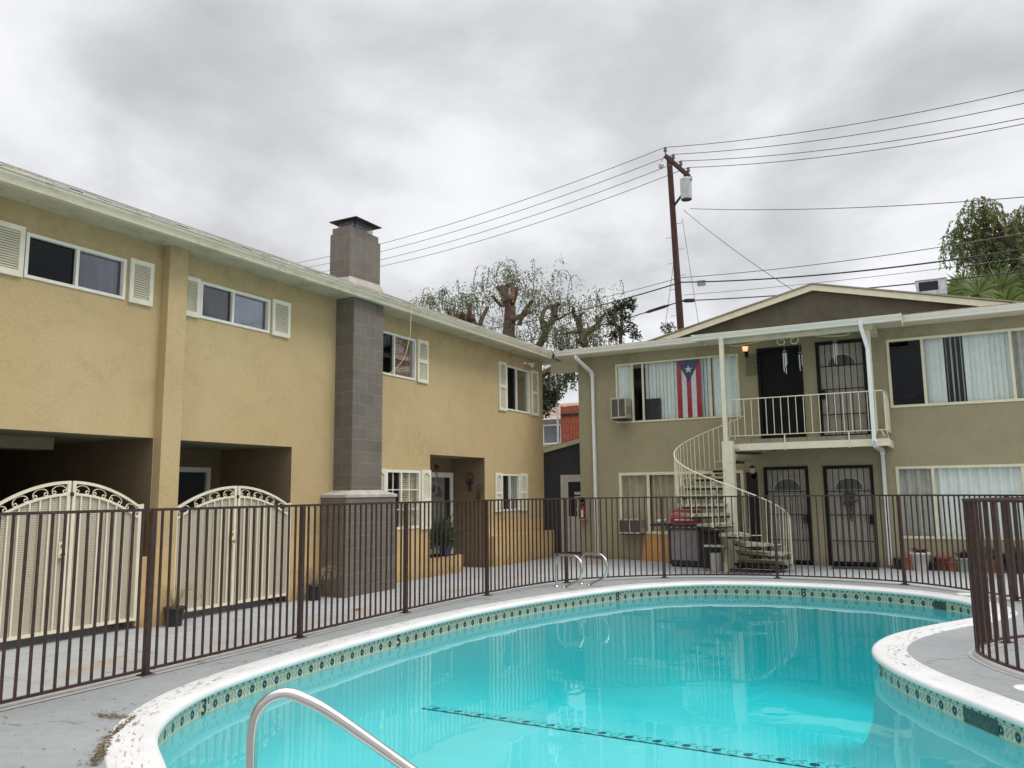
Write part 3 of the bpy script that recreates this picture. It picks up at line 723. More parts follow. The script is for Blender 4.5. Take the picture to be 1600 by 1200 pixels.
# skimmer mouths
for (x, y, lx, ly, label) in ((9.0, 13.97, 9.35, 14.35, 'dark skimmer opening and lid in the far right pool edge'), (9.28, 7.33, 9.72, 7.93, 'dark skimmer opening and round lid at the near right pool edge')):
    p_, t_, nrm = wall_at(x, y); right = t_.to_3d()
    def T(u, d_, z): return Vector((p_.x, p_.y, 0)) + right * u + Vector((nrm.x, nrm.y, 0)) * d_ + Vector((0, 0, z))
    o = thing('pool_skimmer', (p_.x, p_.y, 0), label, 'pool skimmer'); MB(T).box(-0.2, 0.2, -0.02, 0.004, -0.20, -0.085).build('skimmer_mouth', 'skimmer_dark', o)
    MB().lathe((lx, ly, 0.0), [(0.13, 0.0), (0.13, 0.008), (0.12, 0.012), (0.0, 0.012)], 28, False).build('lid', 'skimmer_lid', o)

# ---------------------------------------------------------------- windows, shutters
def window(root, T, u0, u1, z0, z1, mulls, panes, fm='white_trim', fw=0.038, proud=0.018, label=None, grid=None, sill=False):
    """mulls: u of the mullions; panes: per pane (glass material, covering, covering material)"""
    m = MB(T)
    m.box(u0, u1, -0.05, proud, z0, z0 + fw); m.box(u0, u1, -0.05, proud, z1 - fw, z1)
    m.box(u0, u0 + fw, -0.05, proud, z0 + fw, z1 - fw); m.box(u1 - fw, u1, -0.05, proud, z0 + fw, z1 - fw)
    for x in mulls: m.box(x - fw / 2, x + fw / 2, -0.05, proud - 0.003, z0 + fw, z1 - fw)
    if sill: m.box(u0 - 0.03, u1 + 0.03, 0.0, proud + 0.03, z0 - 0.04, z0 - 0.001)
    f = m.build('window', fm, root, label=label)
    us = [u0 + fw * 0.5] + list(mulls) + [u1 - fw * 0.5]
    for i, (gm, cov, cm) in enumerate(panes):
        a, b_ = us[i] + fw / 2, us[i + 1] - fw / 2
        if gm: MB(T).box(a - 0.01, b_ + 0.01, -0.034 - 0.012 * (i % 2), -0.030 - 0.012 * (i % 2), z0 + fw * 0.9, z1 - fw * 0.9).build('pane', gm, f)
        if cov == 'blind':
            mb = MB(T); z = z1 - fw - 0.02; s = 0.042
            while z > z0 + fw + 0.02:
                mb.add([(a, -0.11, z), (b_, -0.11, z), (b_, -0.085, z - s * 0.78), (a, -0.085, z - s * 0.78)], [(0, 1, 2, 3)]); z -= s
            for x in (a + (b_ - a) * 0.2, a + (b_ - a) * 0.8): mb.box(x - 0.012, x + 0.012, -0.084, -0.082, z0 + fw, z1 - fw)
            mb.build('blind', cm, f)
        elif cov == 'curtain':
            mb = MB(T); K = max(6, int((b_ - a) / 0.022)); pts = []
            ph = rnd.random() * 6
            for k in range(K + 1):
                x = a - 0.02 + (b_ - a + 0.04) * k / K; dd = -0.13 + 0.055 * math.sin(k * 0.80 + ph) + 0.015 * math.sin(k * 0.31 + ph * 2)
                pts += [(x, dd, z0 + 0.0), (x, dd, z1)]
            mb.add(pts, [(2 * k, 2 * k + 2, 2 * k + 3, 2 * k + 1) for k in range(K)], True); mb.build('curtain', cm, f)
        elif cov == 'vanes':      # vertical blind, some vanes turned open
            mb = MB(T); x = a; k = 0
            while x < b_ - 0.02:
                opn = cm[1] <= (x - a) / (b_ - a) <= cm[2]
                ang = R(78 + rnd.uniform(-6, 6)) if opn else R(rnd.uniform(14, 34)); hw = 0.052
                dx, dy = math.cos(ang) * hw, math.sin(ang) * hw
                mb.add([(x + 0.045 - dx, -0.15 - dy, z0), (x + 0.045 + dx, -0.15 + dy, z0), (x + 0.045 + dx, -0.15 + dy, z1), (x + 0.045 - dx, -0.15 - dy, z1)], [(0, 1, 2, 3)]); x += 0.092
            mb.build('vertical_blind', cm[0], f)
        elif cov == 'board':
            MB(T).box(a - 0.01, b_ + 0.01, -0.075, -0.06, z0 + 0.02, z1 - 0.02).build('backing_board', cm, f)
    if grid:
        mb = MB(T)
        for i, (nu, nz) in enumerate(grid):
            a, b_ = us[i] + fw / 2, us[i + 1] - fw / 2
            for k in range(1, nu): x = a + (b_ - a) * k / nu; mb.box(x - 0.009, x + 0.009, -0.052, -0.012, z0 + fw, z1 - fw)
            for k in range(1, nz): zz = z0 + (z1 - z0) * k / nz; mb.box(a, b_, -0.053, -0.011, zz - 0.009, zz + 0.009)
        mb.build('glazing_bars', fm, f)
    return f
def shutter(root, T, u0, u1, z0, z1, arched=False, label=None):
    m = MB(T); d0, d1 = 0.004, 0.038; sw = min(0.055, (u1 - u0) * 0.24)
    m.box(u0, u0 + sw, d0, d1, z0, z1); m.box(u1 - sw, u1, d0, d1, z0, z1)
    m.box(u0 + sw, u1 - sw, d0, d1 - 0.001, z0, z0 + 0.075); m.box(u0 + sw, u1 - sw, d0, d1 - 0.001, z1 - 0.06, z1)
    secs = [(z0 + 0.075, z1 - 0.06)]
    if arched:
        zm = (z0 + z1) / 2; m.box(u0 + sw, u1 - sw, d0, d1 - 0.001, zm - 0.04, zm + 0.04)
        secs = [(z0 + 0.075, zm - 0.04), (zm + 0.04, z1 - 0.06)]
        # arched head of the louvre opening
        a, b_ = u0 + sw, u1 - sw; zt = z1 - 0.06; K = 8
        for k in range(K):
            x0, x1 = a + (b_ - a) * k / K, a + (b_ - a) * (k + 1) / K
            dz = lambda x: 0.055 * (1 - math.sin(PI * (x - a) / (b_ - a)) ** 1.2) + 0.002
            m.add([(x0, d1 - 0.002, zt), (x1, d1 - 0.002, zt), (x1, d1 - 0.002, zt - dz(x1)), (x0, d1 - 0.002, zt - dz(x0))], [(0, 1, 2, 3)])
    fr = m.build('shutter', 'shutter_paint', root, label=label)
    l = MB(T)
    for a, b_ in secs:
        z = a + 0.012; s = 0.030
        while z < b_ - 0.006:
            l.add([(u0 + sw, d1 - 0.012, z), (u1 - sw, d1 - 0.012, z), (u1 - sw, d0 + 0.005, min(z + 0.026, b_)), (u0 + sw, d0 + 0.005, min(z + 0.026, b_))], [(0, 1, 2, 3)]); z += s
    l.build('louvres', 'shutter_paint', fr)
    MB(T).box(u0 + 0.01, u1 - 0.01, 0.0015, d0 + 0.001, z0 + 0.02, z1 - 0.02).build('back_panel', 'shutter_back', fr)
    return fr

# ---------------------------------------------------------------- tan building
tan = thing('tan_apartment_building', (0, 12, 0), 'long tan stucco apartment building with cream shutters and a block chimney', 'apartment building')
YS, YE = -4.0, 18.68
W = {}
holes = [(5.155, 6.45, 4.175, 4.715), (7.64, 8.98, 4.165, 4.705), (11.75, 12.93, 3.88, 4.715), (16.70, 17.91, 3.61, 4.71),
         (12.0, 13.11, 0.955, 2.085), (16.43, 17.31, 1.20, 2.065),
         (4.87, 6.99, -0.05, 2.405), (7.316, 9.55, -0.05, 2.40), (13.465, 15.65, -0.05, 2.42)]
mb = MB(TL).wall(YS, YE, -0.05, 5.06, holes[:6], rev=0.14)
# the three recesses are cut right down to the ground
mb = MB(TL); mb.wall(YS, YE, -0.05, 5.06, holes, rev=0)
for a, b_, c, e in holes[:6]:
    mb.quad((a, 0, c), (b_, 0, c), (b_, -0.14, c), (a, -0.14, c)); mb.quad((a, 0, e), (b_, 0, e), (b_, -0.14, e), (a, -0.14, e))
    mb.quad((a, 0, c), (a, 0, e), (a, -0.14, e), (a, -0.14, c)); mb.quad((b_, 0, c), (b_, 0, e), (b_, -0.14, e), (b_, -0.14, c))
mb.quad((YE, 0, -0.05), (YE, -9, -0.05), (YE, -9, 5.06), (YE, 0, 5.06))
mb.quad((YS, 0, -0.05), (YS, -9, -0.05), (YS, -9, 5.06), (YS, 0, 5.06)); mb.quad((YS, -9, -0.05), (YE, -9, -0.05), (YE, -9, 5.06), (YS, -9, 5.06))
mb.build('wall', 'tan_stucco', tan)
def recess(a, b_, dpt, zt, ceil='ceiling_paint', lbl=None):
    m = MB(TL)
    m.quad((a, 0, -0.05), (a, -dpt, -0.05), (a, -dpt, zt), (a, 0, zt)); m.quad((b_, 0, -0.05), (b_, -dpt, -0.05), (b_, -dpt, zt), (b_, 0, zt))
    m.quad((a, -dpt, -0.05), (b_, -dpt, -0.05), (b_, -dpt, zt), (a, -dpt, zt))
    m.build('recess_wall', 'recess_shade_stucco', tan, label=lbl)
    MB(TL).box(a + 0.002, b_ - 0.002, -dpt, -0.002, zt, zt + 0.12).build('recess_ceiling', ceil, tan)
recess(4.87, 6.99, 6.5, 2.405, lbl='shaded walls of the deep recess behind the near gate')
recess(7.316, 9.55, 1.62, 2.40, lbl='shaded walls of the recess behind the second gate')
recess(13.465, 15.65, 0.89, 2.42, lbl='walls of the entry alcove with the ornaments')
MB(TL).box(4.9, 6.2, -1.3, -0.9, 2.25, 2.404).build('ceiling_beam', 'ceiling_paint', tan)
# inner floor so that the rooms above stay dark
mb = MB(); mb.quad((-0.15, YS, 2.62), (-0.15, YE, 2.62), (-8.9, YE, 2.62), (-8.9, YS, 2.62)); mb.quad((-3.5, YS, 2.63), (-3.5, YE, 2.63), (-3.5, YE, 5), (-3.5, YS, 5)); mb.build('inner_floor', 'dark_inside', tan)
# pier between the recesses, full height, 15 cm proud
MB(TL).box(7.0, 7.30, 0.001, 0.15, -0.05, 5.055).build('pier', 'tan_stucco', tan)
MB(TL).box(6.86, 6.998, -0.25, 0.05, -0.04, 0.86).build('low_plinth', 'tan_stucco', tan)
MB(TL).box(15.85, 18.95, 0.001, 0.14, -0.05, 0.65).build('ledge', 'tan_stucco', tan)
MB(TL).box(13.47, 14.70, -0.62, 0.012, -0.05, 0.33).build('planter_wall', 'tan_stucco', tan)
MB(TL).box(13.55, 14.62, -0.55, -0.10, 0.331, 0.345).build('planter_soil', 'soil', tan)
# windows
D, S = 'screen_dark', 'screen_grey'
window(tan, TL, 5.155, 6.45, 4.175, 4.715, [5.79], [('screened_glass', 'none', 0), ('grey_glass', 'curtain', 'screen_grey')], label='sliding window nearest the camera')
window(tan, TL, 7.64, 8.98, 4.165, 4.705, [8.24], [('dark_glass', 'blind', 'blind_brown'), ('grey_glass', 'curtain', 'curtain_grey')], label='sliding window with brown blinds')
window(tan, TL, 11.75, 12.93, 3.88, 4.715, [12.22], [('screened_glass', 'none', 0), ('window_glass', 'blind', 'blind_red')], label='window with red slatted blind beside the chimney')
window(tan, TL, 16.70, 17.91, 3.61, 4.71, [17.22], [('screened_glass', 'none', 0), ('window_glass', 'blind', 'blind_brown')], label='upper window nearest the building corner')
window(tan, TL, 12.0, 13.11, 0.955, 2.085, [12.48], [('screened_glass', 'blind', 'blind_cream'), ('window_glass', 'blind', 'blind_cream')], grid=[(2, 3), (2, 3)], label='ground floor window with white glazing bars and cream blind', fw=0.05)
window(tan, TL, 16.43, 17.31, 1.20, 2.065, [16.82], [('screened_glass', 'none', 0), ('window_glass', 'curtain', 'curtain_grey')], label='small ground floor window')
shutter(tan, TL, 4.72, 5.13, 4.16, 4.76); shutter(tan, TL, 6.50, 6.85, 4.16, 4.75)
shutter(tan, TL, 7.325, 7.62, 4.15, 4.72); shutter(tan, TL, 9.02, 9.41, 4.15, 4.735)
shutter(tan, TL, 12.98, 13.35, 3.86, 4.74, True)
shutter(tan, TL, 16.31, 16.67, 3.575, 4.755, True); shutter(tan, TL, 18.00, 18.40, 3.585, 4.76, True)
shutter(tan, TL, 13.13, 13.455, 0.925, 2.10, True); shutter(tan, TL, 11.62, 11.97, 0.925, 2.10, True)
shutter(tan, TL, 16.09, 16.42, 1.185, 2.09, True); shutter(tan, TL, 17.32, 17.70, 1.185, 2.09, True)
# entry door on the back wall of the alcove
T_ = lambda u, d, z: TL(u, d - 0.89, z)
m = MB(T_); m.box(14.25, 14.33, 0.001, 0.07, 0.0, 2.06); m.box(15.49, 15.60, 0.001, 0.07, 0.0, 2.10); m.box(14.25, 15.49, 0.001, 0.068, 1.99, 2.098)
fr = m.build('door_frame', 'white_trim', tan)
dr = MB(T_).box(14.335, 15.485, 0.002, 0.03, 0.02, 1.985).build('door', 'grey_door', tan, label='grey front door with fan light in the alcove')
m = MB(T_); K = 10; c = (14.95, 1.55)
m.poly([(c[0] + 0.26 * math.cos(PI * k / K), 0.034, c[1] + 0.26 * math.sin(PI * k / K)) for k in range(K + 1)]); m.build('fan_light', 'dark_glass', dr)
MB(T_).box(15.30, 15.485, 0.031, 0.045, 0.05, 1.98).build('door_shadow_stile', 'near_black', dr)
m = MB(T_); m.tube([(15.36, 0.03, 1.0), (15.36, 0.09, 1.0), (15.26, 0.10, 1.0)], 0.012); m.build('door_handle', 'galvanized', dr)
# sliding door in the second recess
T_ = lambda u, d, z: TL(u, d - 1.62, z)
m = MB(T_); m.box(7.4, 9.3, 0.001, 0.06, 2.02, 2.10); m.box(9.22, 9.3, 0.001, 0.06, 0, 2.02); m.box(7.4, 7.46, 0.001, 0.06, 0, 2.02); m.box(8.30, 8.36, 0.001, 0.05, 0, 2.02)
f_ = m.build('sliding_door_frame', 'white_trim', tan); MB(T_).box(7.46, 9.22, 0.004, 0.012, 0.05, 2.02).build('sliding_door_glass', 'screen_dark', f_)
# chimney: stack, wider breast below, weathered shoulder, corbelled top
def block_box(x0, x1, y0, y1, z0, z1): return MB().box(x0, x1, y0, y1, z0, z1)
ch = block_box(-0.002, 0.40, 10.55, 11.37, 1.66, 5.10).build('chimney', 'painted_block', tan)
block_box(-0.003, 0.54, 10.26, 11.60, -0.04, 1.58).build('chimney_breast', 'painted_block', ch)
m = MB(); m.box(-0.004, 0.56, 10.24, 11.62, 1.58, 1.625)
a, b_ = (0.56, 10.24, 11.62, 1.625), (0.40, 10.55, 11.37, 1.70)
m.quad((a[0], a[1], a[3]), (a[0], a[2], a[3]), (b_[0], b_[2], b_[3]), (b_[0], b_[1], b_[3])); m.quad((a[0], a[1], a[3]), (b_[0], b_[1], b_[3]), (-0.004, b_[1], b_[3]), (-0.004, a[1], a[3])); m.quad((a[0], a[2], a[3]), (b_[0], b_[2], b_[3]), (-0.004, b_[2], b_[3]), (-0.004, a[2], a[3]))
m.build('chimney_shoulder', 'mortar', ch)
block_box(-0.27, 0.185, 10.66, 11.53, 5.02, 6.30).build('chimney_stack', 'painted_block', ch)
block_box(-0.25, 0.16, 10.69, 11.50, 6.30, 6.42).build('chimney_crown', 'painted_block', ch)
m = MB(); z0, z1 = 5.10, 5.46
o_ = [(-0.40, 10.50), (0.28, 10.50), (0.28, 11.72), (-0.40, 11.72)]; i_ = [(-0.275, 10.652), (0.19, 10.652), (0.19, 11.538), (-0.275, 11.538)]
for k in range(4):
    k2 = (k + 1) % 4; m.quad((*o_[k], z0), (*o_[k2], z0), (*i_[k2], z1 + 0.05 * math.sin(k)), (*i_[k], z1 + 0.03 * math.cos(k)))
m.build('chimney_flashing', 'mortar', ch)
m = MB()   # spark arrestor cage and pyramid cap
cx0, cx1, cy0, cy1 = -0.24, 0.14, 10.84, 11.34
for k in range(15):
    t_ = k / 14
    for (x, y) in ((cx0 + (cx1 - cx0) * t_, cy0), (cx0 + (cx1 - cx0) * t_, cy1), (cx0, cy0 + (cy1 - cy0) * t_), (cx1, cy0 + (cy1 - cy0) * t_)): m.box(x - 0.004, x + 0.004, y - 0.004, y + 0.004, 6.42, 6.57)
for z in (6.43, 6.48, 6.53, 6.56):
    m.box(cx0, cx1, cy0 - 0.003, cy0 + 0.003, z, z + 0.005); m.box(cx0, cx1, cy1 - 0.003, cy1 + 0.003, z, z + 0.005); m.box(cx0 - 0.003, cx0 + 0.003, cy0, cy1, z, z + 0.005); m.box(cx1 - 0.003, cx1 + 0.003, cy0, cy1, z, z + 0.005)
m.build('spark_screen', 'metal_grey', ch)
m = MB(); q = [(-0.36, 10.72, 6.585), (0.27, 10.72, 6.585), (0.27, 11.46, 6.585), (-0.36, 11.46, 6.585)]; ap = (-0.05, 11.09, 6.70)
for k in range(4): m.add([q[k], q[(k + 1) % 4], ap], [(0, 1, 2)])
m.poly(q[::-1]); m.box(-0.363, 0.273, 10.717, 11.463, 6.57, 6.583); m.box(-0.14, 0.04, 11.0, 11.22, 6.42, 6.50); m.build('chimney_cap', 'vent_dark', ch)
# eave: soffit, fascia, gutter, roof
ES, EE = YS, 18.30
mb = MB(); mb.box(0.001, 0.44, ES, EE + 0.45, 5.045, 5.075); mb.build('soffit', 'mildewed_soffit', tan)
mb = MB(); mb.box(0.44, 0.462, ES, EE, 5.03, 5.19); mb.build('fascia', 'mildewed_eave', tan)
def gutter(name, A, B, T, m_, parent, z0=5.03, w=0.11, h=0.125):
    g = MB(T); pr = [(0, h), (0, 0), (w * 0.62, 0), (w * 0.72, h * 0.35), (w * 0.98, h * 0.72), (w, h), (w + 0.014, h), (w + 0.014, h + 0.012), (w - 0.006, h + 0.012), (w - 0.008, h * 0.74), (w * 0.62, 0.012), (0.006, 0.012), (0.006, h)]
    k = len(pr); pts = [(A[0], A[1] + p, z0 + q) for p, q in pr] + [(B[0], B[1] + p, z0 + q) for p, q in pr]
    g.add(pts, [(i, (i + 1) % k, k + (i + 1) % k, k + i) for i in range(k)]); g.poly(pts[:k][::-1]); g.poly(pts[k:])
    return g.build(name, m_, parent)
gutter('gutter', (ES, 0.463), (18.16, 0.463), TL, 'mildewed_eave', tan)
m = MB()
for y in [ES + 1.2 * k for k in range(18)]: m.box(0.464, 0.585, y, y + 0.02, 5.158, 5.166)
m.build('gutter_straps', 'galvanized', tan)
m = MB(); m.box(-9.4, 0.50, ES, 18.9, 5.06, 5.061)
pts = [(0.49, 5.20), (0.475, 5.26), (-4.5, 5.60), (-9.4, 5.26), (-9.4, 5.20)]
for y in (ES, 18.95): m.poly([(x, y, z) for x, z in pts])
for (x0, z0), (x1, z1) in zip(pts, pts[1:] + pts[:1]): m.quad((x0, ES, z0), (x1, ES, z1), (x1, 18.95, z1), (x0, 18.95, z0))
m.build('roof', 'roof_gravel', tan)
m = MB()      # lifted roofing edge lying over the drip strip
K = 120
for k in range(K):
    y = ES + (18.3 - ES) * k / K; dz = 0.008 * math.sin(k * 0.9) + 0.006 * math.sin(k * 2.3)
    m.box(0.47, 0.535 + 0.008 * math.sin(k * 1.7), y, y + (18.3 - ES) / K + 0.002, 5.192 + dz, 5.206 + dz)
m.build('drip_edge', 'galvanized', tan)
# sensor light
m = MB(TL); m.lathe((17.62, 0.03, 4.88), [(0.04, -0.03), (0.05, 0), (0.04, 0.03)], 10); m.tube([(17.62, 0.02, 4.88), (17.66, 0.14, 4.86)], 0.018); sl_ = m.build('sensor_light', 'white_trim', tan)
m = MB(TL); m.tube([(17.66, 0.12, 4.87), (17.69, 0.24, 4.82)], 0.05, 12, True, [0.03, 0.07]); m.build('lamp_head', 'label_white', sl_)
# loose cord hanging from the roof beside the chimney
m = MB(TL); P = smoothline([(11.95, 0.60, 5.17), (11.93, 0.61, 4.9), (11.90, 0.60, 4.5), (11.78, 0.55, 4.1), (11.62, 0.42, 3.86), (11.45, 0.40, 3.80), (11.38, 0.38, 3.8)], 0.06)
tag(m.tube([tuple(p) for p in P], 0.006, 6).build('loose_cable', 'cord_cream'), 'thin cream cable hanging from the gutter past the window beside the chimney', 'cable')
# roof bridging the gap between the two buildings
m = MB(); m.box(-0.3, 1.2, 18.28, 19.35, 5.075, 5.10); brs = m
# ---------------------------------------------------------------- olive building
olv = thing('olive_apartment_building', (6, Y1, 0), 'olive grey stucco two-storey apartment building with balcony and wide windows behind the pool', 'apartment building')
XS, XE = 0.99, 16.0
brs.build('gap_roof', 'cream_eave', olv)
MB().box(0.0, 1.0, 19.2, 19.3, 4.80, 5.074).build('gap_beam', 'cream_eave', olv)
wins = [(2.03, 5.11, 3.325, 4.82), (8.28, 11.4, 3.335, 4.82), (2.04, 5.10, 0.59, 2.085), (8.28, 11.4, 0.585, 2.085)]
doors = [(5.545, 6.535, 2.72, 4.885), (6.835, 7.86, 2.72, 4.905), (5.555, 6.52, -0.04, 2.14), (6.835, 7.84, -0.04, 2.135)]
far_w = [(12.6, 15.2, 3.335, 4.82), (12.6, 15.2, 0.585, 2.085)]
mb = MB(TB).wall(XS, XE, -0.05, 5.20, wins + doors + far_w, rev=0.12)
mb.quad((XS, 0, -0.05), (XS, -9, -0.05), (XS, -9, 5.2), (XS, 0, 5.2)); mb.quad((XE, 0, -0.05), (XE, -9, -0.05), (XE, -9, 5.2), (XE, 0, 5.2)); mb.quad((XS, -9, -0.05), (XE, -9, -0.05), (XE, -9, 5.2), (XS, -9, 5.2))
mb.build('wall', 'olive_stucco', olv)
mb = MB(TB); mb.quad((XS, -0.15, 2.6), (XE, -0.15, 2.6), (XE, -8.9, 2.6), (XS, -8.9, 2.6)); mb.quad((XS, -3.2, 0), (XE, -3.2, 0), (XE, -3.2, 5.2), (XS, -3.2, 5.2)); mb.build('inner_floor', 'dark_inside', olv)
CW = 'curtain_white'
window(olv, TB, 2.03, 5.11, 3.325, 4.82, [2.47, 2.74, 4.43], [('window_glass', 'curtain', CW), ('window_glass', 'none', 0), ('window_glass', 'vanes', (CW, 0.46, 0.80)), ('window_glass', 'curtain', CW)], 'cream_trim', label='wide upper window with the flag')
window(olv, TB, 8.28, 11.4, 3.335, 4.82, [8.965, 10.56], [('screened_glass', 'none', 0), ('window_glass', 'vanes', (CW, 0.22, 0.45)), ('window_glass', 'curtain', 'curtain_grey')], 'cream_trim', fw=0.055, label='wide upper window with white vertical blinds, some turned open')
window(olv, TB, 2.04, 5.10, 0.59, 2.085, [2.79, 4.4], [('window_glass', 'curtain', 'curtain_tan'), ('window_glass', 'curtain', 'curtain_tan'), ('window_glass', 'curtain', 'curtain_tan')], 'cream_trim', fw=0.07, label='wide ground floor window behind the spiral stair')
window(olv, TB, 8.28, 11.4, 0.585, 2.085, [8.975, 10.56], [('window_glass', 'curtain', 'curtain_grey'), ('window_glass', 'curtain', CW), ('window_glass', 'curtain', CW)], 'cream_trim', fw=0.055, label='wide ground floor window with pale curtains')
for f_ in far_w: window(olv, TB, *f_, [13.4], [('window_glass', 'curtain', CW), ('window_glass', 'curtain', CW)], 'cream_trim')
# small things on the upper sill of the dark pane
m = MB(TB); m.box(8.36, 8.90, -0.10, -0.09, 3.46, 3.475); m.box(8.40, 8.46, -0.13, -0.09, 3.50, 3.58); m.box(8.52, 8.74, -0.13, -0.12, 3.52, 3.60); m.build('sill_papers', 'label_white', olv)
def security_door(u0, u1, z0, z1, leaf, label, hinge_right=True):
    f = MB(TB); fw = 0.065; F = 0.03
    f.box(u0, u1, -0.06, F, z1 - fw, z1); f.box(u0, u0 + fw, -0.06, F, z0, z1 - fw); f.box(u1 - fw, u1, -0.06, F, z0, z1 - fw); f.box(u0 + fw, u1 - fw, -0.02, F - 0.002, z0 + 0.01, z0 + fw + 0.01)
    fr = f.build('security_door', 'black_iron', olv, label=label)
    b_ = MB(TB); nb = 6
    for k in range(1, nb + 1):
        x = u0 + fw + (u1 - u0 - 2 * fw) * k / (nb + 1); b_.box(x - 0.008, x + 0.008, 0.0, 0.016, z0 + fw, z1 - fw)
    for q in (0.24, 0.50, 0.74): zz = z0 + (z1 - z0) * q; b_.box(u0 + fw, u1 - fw, -0.004, 0.018, zz - 0.009, zz + 0.009)
    b_.build('bars', 'black_iron', fr)
    lk = u0 + 0.10 if not hinge_right else u1 - 0.10
    l = MB(TB); l.box(lk - 0.05, lk + 0.05, 0.0, 0.05, z0 + 0.88, z0 + 1.08); l.lathe((lk, 0.05, z0 + 1.0), [(0.0, -0.02), (0.025, -0.02), (0.025, 0.02), (0, 0.02)], 10, False); l.build('lock_box', 'black_iron', fr)
    dl = MB(TB).box(u0 + 0.01, u1 - 0.01, -0.115, -0.085, z0 + 0.02, z1 - 0.01).build('door', leaf, olv)
    if leaf == 'beige_door':
        m = MB(TB); c = ((u0 + u1) / 2, z0 + 1.62); K = 14; r = 0.28
        m.poly([(c[0] + r * math.cos(PI * k / K), -0.082, c[1] + 0.85 * r * math.sin(PI * k / K)) for k in range(K + 1)]); m.build('fan_light', 'dark_glass', dl)
        m = MB(TB)
        for k in range(K):
            a0, a1 = PI * k / K, PI * (k + 1) / K
            m.bar((c[0] + (r + 0.02) * math.cos(a0), -0.078, c[1] + 0.85 * (r + 0.02) * math.sin(a0)), (c[0] + (r + 0.02) * math.cos(a1), -0.078, c[1] + 0.85 * (r + 0.02) * math.sin(a1)), 0.02)
        m.build('fan_light_trim', 'door_white', dl)
        m = MB(TB)
        for (x0, x1, a, e) in ((0.14, 0.44, 0.2, 0.75), (0.56, 0.86, 0.2, 0.75), (0.14, 0.44, 0.85, 1.45), (0.56, 0.86, 0.85, 1.45)):
            m.box(u0 + (u1 - u0) * x0, u0 + (u1 - u0) * x1, -0.083, -0.078, z0 + a, z0 + e)
        m.build('door_panel', 'beige_door', dl)
    return fr
security_door(5.545, 6.535, 2.74, 4.885, 'near_black', 'black upper security door standing before a dark doorway')  # leaf is a near-black sheet painting the darkness of the doorway
security_door(6.835, 7.86, 2.74, 4.905, 'beige_door', 'upper security door before a beige door with fan light', False)
security_door(5.555, 6.52, 0.0, 2.14, 'beige_door', 'ground floor security door nearer the stair')
security_door(6.835, 7.84, 0.0, 2.135, 'beige_door', 'ground floor security door with the hanging wreath')
MB(TB).box(5.16, 5.42, 0.001, 0.02, 0.05, 2.03).build('utility_panel', 'vent_dark', olv); 
m = MB(TB); m.box(5.42, 5.47, 0.001, 0.03, 0.0, 2.08); m.box(5.11, 5.42, 0.001, 0.03, 2.03, 2.08); m.build('utility_panel_frame', 'olive_stucco', olv)
# main roof with short eave; gable over the middle
RY = 0.50
m = MB(TB); m.box(0.2, XE, 0.001, RY, 5.08, 5.10); m.build('soffit', 'cream_eave', olv)
m = MB(TB); m.box(0.62, XE, RY, RY + 0.02, 5.07, 5.23); m.build('fascia', 'cream_eave', olv)
gutter('gutter', (0.60, RY + 0.021), (4.455, RY + 0.021), TB, 'white_gutter', olv, 5.085, 0.10, 0.11)
gutter('gutter', (8.66, RY + 0.021), (XE, RY + 0.021), TB, 'white_gutter', olv, 5.075, 0.10, 0.11)
m = MB(TB)
m.quad((-0.2, RY + 0.04, 5.24), (XE, RY + 0.04, 5.24), (XE, -5, 5.55), (-0.2, -5, 5.55)); m.quad((-0.2, -5, 5.55), (XE, -5, 5.55), (XE, -10, 5.2), (-0.2, -10, 5.2))
m.quad((-0.2, RY + 0.04, 5.24), (XE, RY + 0.04, 5.24), (XE, RY + 0.04, 5.2), (-0.2, RY + 0.04, 5.2)); m.build('roof', 'roof_gravel', olv)
# gable roof: front plane stands over the facade
GL, GR, GP, GZ0, GZ1, GD = 3.05, 10.72, 6.87, 5.30, 6.19, 0.10
m = MB(TB); m.poly([(GL + 0.1, GD - 0.12, 5.15), (GR - 0.1, GD - 0.12, 5.15), (GR - 0.1, GD - 0.12, GZ0), (GP, GD - 0.12, GZ1 - 0.06), (GL + 0.1, GD - 0.12, GZ0)]); m.build('gable_wall', 'gable_stucco', olv)
m = MB(TB)
for (a, za, b_, zb) in ((GL - 0.25, GZ0 - 0.06, GP, GZ1 + 0.03), (GR + 0.25, GZ0 - 0.06, GP, GZ1 + 0.03)):
    for d0, d1, h0, h1 in ((GD, GD + 0.04, -0.13, 0.0),):
        m.add([(a, d0, za + h0), (b_, d0, zb + h0), (b_, d0, zb + h1), (a, d0, za + h1), (a, d1, za + h0), (b_, d1, zb + h0), (b_, d1, zb + h1), (a, d1, za + h1)], [(0, 1, 2, 3), (7, 6, 5, 4), (0, 4, 5, 1), (3, 2, 6, 7), (0, 3, 7, 4), (1, 5, 6, 2)])
m.build('bargeboard', 'cream_trim', olv)
m = MB(TB)
for (a, za) in ((GL - 0.30, GZ0 - 0.055), (GR + 0.30, GZ0 - 0.055)):
    m.add([(a, GD + 0.07, za), (GP, GD + 0.07, GZ1 + 0.035), (GP, -7, GZ1 + 0.035), (a, -7, za), (a, GD + 0.07, za + 0.03), (GP, GD + 0.07, GZ1 + 0.065), (GP, -7, GZ1 + 0.065), (a, -7, za + 0.03)], [(0, 1, 2, 3), (7, 6, 5, 4), (0, 4, 5, 1), (3, 2, 6, 7), (0, 3, 7, 4)])
m.build('gable_roof', 'roof_gravel', olv)
